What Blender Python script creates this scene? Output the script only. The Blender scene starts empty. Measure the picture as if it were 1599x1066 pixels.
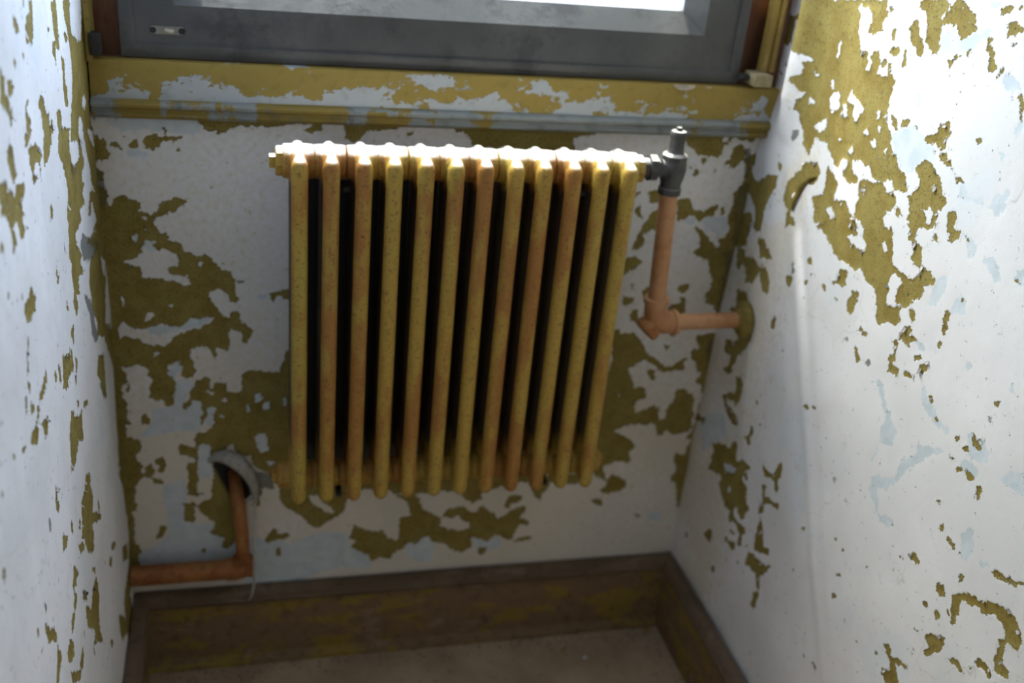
import bpy, bmesh, math, random
import numpy as np
from mathutils import Vector, Matrix
random.seed(7)
rng = np.random.default_rng(7)
SC = bpy.context.scene
COL = SC.collection
W, ROOM_Y, CEIL = 1.12, -2.7, 2.55          # alcove width, depth behind the camera, ceiling height (metres)

# ------------------------------------------------------------------ camera, sky, sun, exposure
def make_camera():
    f, yaw, pit, roll, X, Y, Z = 1612.97, .2815, .457, .1059, .2165, -1.6757, 1.567
    fw = Vector((math.sin(yaw)*math.cos(pit), math.cos(yaw)*math.cos(pit), -math.sin(pit)))
    rt = Vector((math.cos(yaw), -math.sin(yaw), 0)); up = rt.cross(fw)
    r2 = rt*math.cos(roll) + up*math.sin(roll); u2 = up*math.cos(roll) - rt*math.sin(roll)
    cam = bpy.data.cameras.new('camera'); o = bpy.data.objects.new('camera', cam); COL.objects.link(o)
    m = Matrix((r2, u2, -fw)).transposed().to_4x4(); m.translation = (X, Y, Z); o.matrix_world = m
    cam.sensor_width = 36; cam.lens = f/1599*36; cam.clip_start = .02
    cam.dof.use_dof = True; cam.dof.focus_distance = 1.33; cam.dof.aperture_fstop = 2.6
    SC.camera = o
make_camera()
world = bpy.data.worlds.new('sky'); SC.world = world; world.use_nodes = True
bg = world.node_tree.nodes['Background']
SUN_DIR = Vector((.17, -1.0, -1.6)).normalized()           # the way the sunlight travels
def sky():
    # hazy bright sky: pale blue dome with a broad bright lobe added beside the sun
    t = world.node_tree; N = t.nodes.new; L = t.links.new
    tc = N('ShaderNodeTexCoord'); dp = N('ShaderNodeVectorMath'); dp.operation = 'DOT_PRODUCT'; L(tc.outputs['Generated'], dp.inputs[0])
    dp.inputs[1].default_value = tuple(-Vector((.75, -1.0, -1.2)).normalized())  # lobe aimed off the sun to brighten the right wall
    mx = N('ShaderNodeMath'); mx.operation = 'MAXIMUM'; L(dp.outputs['Value'], mx.inputs[0]); mx.inputs[1].default_value = 0
    pw = N('ShaderNodeMath'); pw.operation = 'POWER'; L(mx.outputs[0], pw.inputs[0]); pw.inputs[1].default_value = 5
    m = N('ShaderNodeMix'); m.data_type = 'RGBA'; L(pw.outputs[0], m.inputs[0])
    m.inputs[6].default_value = (5.4, 6.3, 8.8, 1); m.inputs[7].default_value = (15.5, 14.6, 14, 1)
    L(m.outputs[2], bg.inputs[0]); bg.inputs[1].default_value = 1.0
sky()
sun = bpy.data.lights.new('sun', 'SUN'); sun.energy = 9; sun.angle = math.radians(2.0); sun.color = (1, .96, .9)
so = bpy.data.objects.new('sun', sun); COL.objects.link(so)
so.rotation_euler = SUN_DIR.to_track_quat('-Z', 'Y').to_euler()
def portal(loc, sx, sz, rot):
    l = bpy.data.lights.new('window_portal', 'AREA'); l.shape = 'RECTANGLE'; l.size = sx; l.size_y = sz
    l.cycles.is_portal = True
    o = bpy.data.objects.new('window_portal', l); COL.objects.link(o); o.location = loc; o.rotation_euler = rot
portal((.56, .09, 1.76), 1.14, 1.08, (math.radians(-90), 0, 0))
SC.view_settings.view_transform = 'Standard'; SC.view_settings.look = 'None'
SC.view_settings.gamma = 1; SC.view_settings.use_curve_mapping = False
SC.view_settings.exposure = 0.55

# ------------------------------------------------------------------ object helpers
def setp(o, label=None, cat=None, group=None, kind=None):
    if label: o['label'] = label
    if cat: o['category'] = cat
    if group: o['group'] = group
    if kind: o['kind'] = kind
    return o
def empty(name, loc, label=None, cat=None, kind=None, group=None):
    o = bpy.data.objects.new(name, None); COL.objects.link(o); o.location = loc; o.empty_display_size = .05
    return setp(o, label, cat, group, kind)
def link(name, me, mat, parent=None):
    o = bpy.data.objects.new(name, me); COL.objects.link(o)
    if mat and not me.materials: me.materials.append(mat)
    if parent is not None:
        o.parent = parent; o.matrix_parent_inverse = Matrix.Translation(-Vector(parent.location))
    return o
def obj(name, bm, mat, parent=None, smooth=True):
    me = bpy.data.meshes.new(name); bmesh.ops.recalc_face_normals(bm, faces=bm.faces); bm.to_mesh(me); bm.free()
    if smooth:
        me.polygons.foreach_set('use_smooth', [True]*len(me.polygons))
        me.set_sharp_from_angle(angle=math.radians(38))
    return link(name, me, mat, parent)
def box(bm, x0, x1, y0, y1, z0, z1, bev=0.0, seg=2):
    v = [bm.verts.new((x, y, z)) for x in (x0, x1) for y in (y0, y1) for z in (z0, z1)]
    fs = [bm.faces.new([v[i] for i in q]) for q in ((0,1,3,2),(4,6,7,5),(0,4,5,1),(2,3,7,6),(0,2,6,4),(1,5,7,3))]
    if bev > 0:
        es = {e for f in fs for e in f.edges}
        bmesh.ops.bevel(bm, geom=list(es), offset=bev, segments=seg, affect='EDGES', profile=.6)
    return bm
def tube(bm, pts, rad, n=20, cap=True, squash=None):
    pts = [Vector(p) for p in pts]; R = rad if hasattr(rad, '__len__') else [rad]*len(pts)
    rings = []; prev = None
    for i, p in enumerate(pts):
        t = (pts[min(i+1, len(pts)-1)] - pts[max(i-1, 0)]).normalized()
        if prev is None: a = t.orthogonal().normalized()
        else: a = (prev - t*prev.dot(t)).normalized()
        prev = a; b = t.cross(a)
        rings.append([bm.verts.new(p + (a*math.cos(k*2*math.pi/n) + b*math.sin(k*2*math.pi/n))*R[i]) for k in range(n)])
    for r0, r1 in zip(rings, rings[1:]):
        for k in range(n): bm.faces.new((r0[k], r0[(k+1)%n], r1[(k+1)%n], r1[k]))
    if cap: bm.faces.new(rings[0][::-1]); bm.faces.new(rings[-1])
    return bm
def lathe(bm, o, axis, prof, n=28):
    """profile = (distance along axis, radius)"""
    ax = Vector(axis).normalized(); o = Vector(o)
    return tube(bm, [o + ax*d for d, r in prof], [r for d, r in prof], n)
def arc(c, r, a0, a1, ex, ey, n=8):
    c = Vector(c); ex = Vector(ex); ey = Vector(ey)
    return [c + ex*(r*math.cos(a0+(a1-a0)*i/n)) + ey*(r*math.sin(a0+(a1-a0)*i/n)) for i in range(n+1)]
def extrude_profile(bm, prof, p0, p1, u, v):
    """sweep a closed profile [(a,b)] (a along u, b along v) from p0 to p1"""
    u = Vector(u); v = Vector(v); p0 = Vector(p0); p1 = Vector(p1)
    A = [bm.verts.new(p0 + u*a + v*b) for a, b in prof]; B = [bm.verts.new(p1 + u*a + v*b) for a, b in prof]
    n = len(prof)
    for i in range(n): bm.faces.new((A[i], A[(i+1)%n], B[(i+1)%n], B[i]))
    bm.faces.new(A[::-1]); bm.faces.new(B)
    return bm

# ------------------------------------------------------------------ material helpers
class NT:
    def __init__(s, name, rough=.7, metal=0, spec=.3):
        s.m = bpy.data.materials.new(name); s.m.use_nodes = True; s.t = s.m.node_tree
        s.b = s.t.nodes['Principled BSDF']; s.b.inputs['Roughness'].default_value = rough
        s.b.inputs['Metallic'].default_value = metal; s.b.inputs['Specular IOR Level'].default_value = spec
        s._c = None
    def n(s, k, **kw):
        x = s.t.nodes.new(k)
        for a, b in kw.items(): setattr(x, a, b)
        return x
    def l(s, a, b): s.t.links.new(a, b)
    def put(s, sock, v):
        if hasattr(v, 'is_linked') or isinstance(v, bpy.types.NodeSocket): s.l(v, sock)
        elif isinstance(v, tuple) and len(v) == 3 and sock.type == 'RGBA': sock.default_value = (*v, 1)
        else: sock.default_value = v
    def coord(s):
        if s._c is None: s._c = s.n('ShaderNodeNewGeometry').outputs['Position']
        return s._c
    def objco(s): return s.n('ShaderNodeTexCoord').outputs['Object']
    def noise(s, scale, det=4, rough=.55, stretch=None, co=None, off=None, dist=0):
        co = co or s.coord()
        if stretch or off:
            mp = s.n('ShaderNodeMapping'); s.l(co, mp.inputs[0])
            if stretch: mp.inputs['Scale'].default_value = stretch
            if off: mp.inputs['Location'].default_value = off
            co = mp.outputs[0]
        x = s.n('ShaderNodeTexNoise'); s.l(co, x.inputs['Vector'])
        x.inputs['Scale'].default_value = scale; x.inputs['Detail'].default_value = det
        x.inputs['Roughness'].default_value = rough; x.inputs['Distortion'].default_value = dist
        return x.outputs['Fac']
    def ramp(s, v, a, b, lo=0., hi=1.):
        x = s.n('ShaderNodeMapRange', interpolation_type='SMOOTHSTEP'); s.l(v, x.inputs[0])
        for i, q in enumerate((a, b, lo, hi)): x.inputs[1+i].default_value = q
        return x.outputs[0]
    def math(s, op, a, b=0., c=None):
        x = s.n('ShaderNodeMath', operation=op); s.put(x.inputs[0], a); s.put(x.inputs[1], b)
        if c is not None: s.put(x.inputs[2], c)
        return x.outputs[0]
    def mix(s, f, a, b):
        x = s.n('ShaderNodeMix', data_type='RGBA'); s.put(x.inputs[0], f); s.put(x.inputs[6], a); s.put(x.inputs[7], b)
        return x.outputs[2]
    def bump(s, h, strength, dist, normal=None):
        x = s.n('ShaderNodeBump'); x.inputs['Strength'].default_value = strength; x.inputs['Distance'].default_value = dist
        s.l(h, x.inputs['Height'])
        if normal is not None: s.l(normal, x.inputs['Normal'])
        return x.outputs[0]
    def done(s, color, normal=None, rough=None):
        s.put(s.b.inputs['Base Color'], color)
        if normal is not None: s.l(normal, s.b.inputs['Normal'])
        if rough is not None: s.put(s.b.inputs['Roughness'], rough)
        return s.m

OLIVE, OLIVE_D = (.28, .228, .070), (.17, .125, .03)
def wall_material():
    s = NT('peeling_wall_paint', .75, 0, .12)
    at = s.n('ShaderNodeAttribute', attribute_name='wear'); sep = s.n('ShaderNodeSeparateColor'); s.l(at.outputs['Color'], sep.inputs[0])
    R, B, G, Y = sep.outputs[0], sep.outputs[1], sep.outputs[2], at.outputs['Alpha']
    sp = s.n('ShaderNodeAttribute', attribute_name='speckle').outputs['Fac']
    fine = s.noise(95, 5, .62); finer = s.noise(330, 3, .6, off=(3, 1, 2)); broad = s.noise(3.2, 4, .55)
    edge = s.math('ADD', s.math('MULTIPLY', s.math('SUBTRACT', fine, .5), 1.7), s.math('MULTIPLY', s.math('SUBTRACT', finer, .5), .9))
    spk = s.math('MULTIPLY', s.math('MULTIPLY', s.math('SUBTRACT', s.noise(210, 4, .6, off=(7, 2, 5)), .47), 2.6), sp)
    R = s.math('ADD', R, .07)
    m = s.ramp(s.math('ADD', s.math('ADD', R, edge), spk), .44, .54)
    halo = s.ramp(s.math('ADD', s.math('ADD', R, edge), spk), .26, .46)           # thin blue coat bared along the torn edge
    mb = s.ramp(s.math('ADD', B, s.math('MULTIPLY', edge, .9)), .40, .52)
    mg = s.ramp(s.math('ADD', G, s.math('MULTIPLY', edge, 1.2)), .38, .70)
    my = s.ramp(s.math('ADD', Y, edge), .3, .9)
    white = s.mix(s.ramp(broad, .35, .68), (.80, .80, .81), (.69, .695, .70))
    white = s.mix(s.math('MULTIPLY', s.ramp(s.noise(9, 5, .6, off=(4, 4, 1)), .54, .74), .28), white, (.63, .60, .56))
    # pale blue undercoat ghosting through in places
    white = s.mix(s.math('MULTIPLY', s.ramp(s.noise(5.5, 6, .62, off=(9, 3, 7)), .56, .66), .45), white, (.62, .70, .76))
    # hairline cracks
    v = s.n('ShaderNodeTexVoronoi', feature='DISTANCE_TO_EDGE'); v.inputs['Scale'].default_value = 9
    wv = s.n('ShaderNodeVectorMath', operation='ADD'); s.l(s.coord(), wv.inputs[0])
    nz = s.n('ShaderNodeTexNoise'); nz.inputs['Scale'].default_value = 14; s.l(s.coord(), nz.inputs['Vector'])
    sc = s.n('ShaderNodeVectorMath', operation='SCALE'); s.l(nz.outputs['Color'], sc.inputs[0]); sc.inputs['Scale'].default_value = .12
    s.l(sc.outputs[0], wv.inputs[1]); s.l(wv.outputs[0], v.inputs['Vector'])
    crack = s.math('MULTIPLY', s.ramp(v.outputs['Distance'], .012, .0, 0, 1), s.ramp(s.noise(6, 2, .5, off=(1, 8, 3)), .52, .62))
    white = s.mix(s.math('MULTIPLY', crack, .35), white, (.40, .36, .30))
    blue = s.mix(s.ramp(s.noise(40, 4), .35, .7), (.53, .60, .64), (.62, .68, .72))
    c = s.mix(s.math('MULTIPLY', my, .55), white, (.64, .56, .40))  # traced yellowing, plus the painted warm bounce tint
    c = s.mix(mb, c, blue)
    c = s.mix(s.math('MULTIPLY', halo, .35), c, (.50, .55, .56))
    c = s.mix(s.math('MULTIPLY', mg, .75), c, (.22, .23, .21))
    # dirt: coarse specks in the bared olive coat
    ol = s.mix(s.ramp(s.noise(28, 5, .6, off=(2, 2, 9)), .36, .66), OLIVE, (.235, .175, .045))
    ol = s.mix(s.math('MULTIPLY', s.ramp(s.noise(330, 3, .6, off=(5, 0, 1)), .57, .66), .8), ol, (.09, .07, .025))
    ol = s.mix(s.math('MULTIPLY', s.ramp(s.noise(120, 4, .6, off=(5, 6, 1)), .58, .68), .55), ol, (.13, .10, .035))
    ol = s.mix(s.math('MULTIPLY', s.ramp(s.noise(150, 3, .6, off=(0, 5, 1)), .60, .72), sp), ol, (.06, .05, .02))
    c = s.mix(m, c, ol)
    c = s.mix(s.math('MULTIPLY', mg, .45), c, (.06, .06, .05))
    # shadow of the torn paint edge, painted in as a dark broken rim
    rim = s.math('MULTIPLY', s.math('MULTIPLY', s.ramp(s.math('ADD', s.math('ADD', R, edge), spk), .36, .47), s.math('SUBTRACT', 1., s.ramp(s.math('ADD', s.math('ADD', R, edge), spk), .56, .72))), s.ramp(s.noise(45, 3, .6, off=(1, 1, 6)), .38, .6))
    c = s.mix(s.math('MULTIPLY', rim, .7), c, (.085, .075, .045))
    h = s.math('ADD', s.math('MULTIPLY', s.math('SUBTRACT', 1., m), 1.), s.math('MULTIPLY', s.noise(60, 5, .6), .25))
    nrm = s.bump(h, .8, .0011)
    nrm = s.bump(s.noise(700, 3, .6), .25, .0006, nrm)
    return s.done(c, nrm, s.mix(m, (.72, .72, .72), (.85, .85, .85)))
def layered(name, base, alt, third, scale=14, thr=(.5, .54), thr3=(.58, .63), bump=.0015, rough=.7, stretch=None, dirt=.4, pale_top=0, zb=None):
    s = NT(name, rough)
    a = s.noise(scale, 6, .62, stretch); b = s.noise(scale*1.7, 6, .65, stretch, off=(5, 5, 5))
    if zb:
        q = s.n('ShaderNodeSeparateXYZ'); s.l(s.coord(), q.inputs[0])
        a = s.math('ADD', a, s.math('MULTIPLY', s.math('SUBTRACT', zb[0], q.outputs[2]), zb[1]))
        ends = s.math('ADD', s.ramp(q.outputs[0], .12, .03), s.ramp(q.outputs[0], .96, 1.04))
        a = s.math('SUBTRACT', a, s.math('MULTIPLY', ends, .09))
    m1, m2 = s.ramp(a, *thr), s.ramp(b, *thr3)
    c = s.mix(m1, base, alt); c = s.mix(m2, c, third)
    c = s.mix(s.math('MULTIPLY', s.ramp(s.noise(scale*4, 4), .5, .75), dirt), c, tuple(.3*q for q in base))
    if pale_top:
        g = s.n('ShaderNodeNewGeometry'); q = s.n('ShaderNodeSeparateXYZ'); s.l(g.outputs['Normal'], q.inputs[0])
        c = s.mix(s.math('MULTIPLY', s.ramp(q.outputs[2], .55, .95), pale_top), c, (.6, .57, .54))  # paler on faces that look up
    h = s.math('ADD', m1, s.math('ADD', m2, s.math('MULTIPLY', s.noise(scale*12, 4), .5)))
    return s.done(c, s.bump(h, .8, bump))
M_WALL = wall_material()
M_APRON = layered('apron_olive_and_blue_paint', (.34, .245, .06), (.46, .49, .50), (.42, .31, .20), 15, (.50, .522), (.66, .69), .0012, stretch=(1, 1, 1.4), dirt=.25, zb=(1.172, 3.2))
M_MOULD = layered('moulding_grey_paint', (.25, .27, .265), (.25, .18, .04), (.16, .16, .15), 8, (.53, .56), (.56, .64), .001, stretch=(1, 1, .3))
M_BASE = layered('baseboard_worn_paint', (.20, .125, .065), (.25, .17, .035), (.27, .18, .12), 12, (.50, .60), (.58, .68), .0014, stretch=(.7, .7, 1.6), dirt=.6)
M_CAP = layered('baseboard_cap_dusty_wood', (.155, .108, .068), (.115, .08, .048), (.20, .145, .10), 15, (.48, .60), (.56, .70), .001, stretch=(.35, .35, 1), dirt=.5)
M_WOOD = layered('raw_red_brown_wood', (.15, .066, .034), (.11, .05, .027), (.17, .10, .07), 10, (.45, .6), (.55, .68), .001, stretch=(1, 1, .3))
M_CASING = layered('casing_ochre_paint', (.42, .29, .07), (.30, .20, .05), (.50, .36, .16), 12, (.5, .62), (.62, .7), .0008, stretch=(1, 1, .25), dirt=.3)
M_PIPE = layered('pipe_peach_paint', (.48, .25, .12), (.40, .19, .08), (.50, .31, .18), 18, (.45, .65), (.55, .7), .0004, .5, dirt=.25)
M_PIPE_R = layered('pipe_rusty_orange_paint', (.34, .145, .045), (.26, .09, .03), (.38, .19, .07), 22, (.45, .6), (.55, .7), .0006, .6, dirt=.3)
M_STEEL = layered('sash_grey_painted_steel', (.088, .089, .088), (.118, .118, .114), (.066, .066, .068), 9, (.42, .62), (.5, .7), .0004, .45, dirt=.35)
M_VALVE = layered('valve_dark_metal', (.062, .062, .06), (.085, .085, .08), (.04, .04, .04), 30, (.45, .6), (.55, .7), .0003, .5, dirt=.3, pale_top=.6)
M_OLIVE = layered('olive_paint', (.24, .18, .045), (.19, .14, .03), (.30, .24, .10), 30, (.45, .6), (.6, .7), .0008)
M_PLASTER = layered('grey_plaster', (.42, .41, .37), (.34, .33, .30), (.50, .49, .45), 40, (.45, .6), (.55, .7), .001)
M_CEIL = layered('plain_plaster', (.66, .64, .60), (.60, .57, .52), (.50, .42, .25), 3, (.45, .6), (.66, .7), .001, dirt=.1)
def flat(name, c, rough=.7): 
    s = NT(name, rough); return s.done(s.mix(s.ramp(s.noise(60, 4), .35, .7), c, tuple(.75*q for q in c)), s.bump(s.noise(200, 3), .4, .0005))
M_DARK = flat('dark_soot', (.035, .034, .033)); M_FLAKE = flat('white_paint_flake', (.72, .70, .68)); M_STRAND = flat('pale_string', (.5, .49, .45))
M_CHIP = flat('ochre_paint_chip', (.34, .25, .09)); M_PALE = flat('pale_paint_chip', (.55, .47, .38))
def floor_material():
    s = NT('dusty_floor', .85)
    c = s.mix(s.ramp(s.noise(7, 6, .6), .35, .68), (.44, .33, .22), (.33, .24, .155))
    c = s.mix(s.ramp(s.noise(60, 5, .65), .60, .72), c, (.10, .075, .05))
    c = s.mix(s.ramp(s.noise(120, 3, .6, off=(3, 3, 3)), .70, .74), c, (.42, .38, .32))
    return s.done(c, s.bump(s.noise(180, 5, .6), .6, .0015))
M_FLOOR = floor_material()
def radiator_material():
    s = NT('radiator_rusting_ochre_paint', .5, 0, .35)
    big = s.noise(6, 4, .55, (1.6, 1.6, .55)); mid = s.noise(26, 5, .62, (1, 1, .5), off=(4, 0, 2)); fine = s.noise(260, 3, .6)
    c = s.mix(s.ramp(s.noise(5, 3, .5, (1, 1, .4), off=(8, 8, 8)), .4, .62), (.43, .275, .05), (.40, .295, .058))
    rust = s.math('MULTIPLY', s.ramp(s.math('ADD', big, s.math('MULTIPLY', s.math('SUBTRACT', mid, .5), .6)), .43, .60), .8)
    c = s.mix(rust, c, (.33, .13, .032))
    c = s.mix(s.math('MULTIPLY', s.ramp(s.noise(190, 3, .65), .54, .66), .65), c, (.15, .075, .025))
    c = s.mix(s.ramp(s.noise(70, 3, .6, off=(1, 2, 3)), .70, .74), c, (.10, .05, .025))
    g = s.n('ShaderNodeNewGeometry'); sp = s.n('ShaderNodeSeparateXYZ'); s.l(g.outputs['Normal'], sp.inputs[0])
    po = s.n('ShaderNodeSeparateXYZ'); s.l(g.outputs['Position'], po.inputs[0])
    pale_top = s.math('MULTIPLY', s.math('MULTIPLY', s.ramp(sp.outputs[2], .50, .86), .92), s.ramp(po.outputs[2], .9, 1.0))
    # shade between the columns painted in: near-black behind the front row
    gap_shade = s.math('MULTIPLY', s.ramp(po.outputs[1], -.164, -.145), s.math('MULTIPLY', s.ramp(po.outputs[2], .555, .60), s.ramp(po.outputs[2], 1.065, 1.045)))
    c = s.mix(s.math('MULTIPLY', gap_shade, .9), c, (.035, .03, .028))     # next: dusty upward faces, whitened to paint in the blown top light
    c = s.mix(pale_top, c, (.74, .71, .68))
    return s.done(c, s.bump(s.noise(160, 4, .6), .5, .0006))
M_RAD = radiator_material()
def glass_material():
    m = bpy.data.materials.new('window_glass'); m.use_nodes = True; t = m.node_tree; t.nodes.clear()
    o = t.nodes.new('ShaderNodeOutputMaterial'); mx = t.nodes.new('ShaderNodeMixShader'); tr = t.nodes.new('ShaderNodeBsdfTransparent'); gl = t.nodes.new('ShaderNodeBsdfGlossy')
    tr.inputs[0].default_value = (.93, .96, .94, 1); gl.inputs['Roughness'].default_value = .05; mx.inputs[0].default_value = .06
    t.links.new(tr.outputs[0], mx.inputs[1]); t.links.new(gl.outputs[0], mx.inputs[2]); t.links.new(mx.outputs[0], o.inputs[0])
    return m
M_GLASS = glass_material()
M_PALE_BLOCK = flat('block_pale_ochre', (.36, .31, .17)); M_SHEET = flat('blackened_sheet', (.022, .023, .027), .5); M_DARKGREY = flat('dark_grey_lining', (.11, .105, .10))
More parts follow.
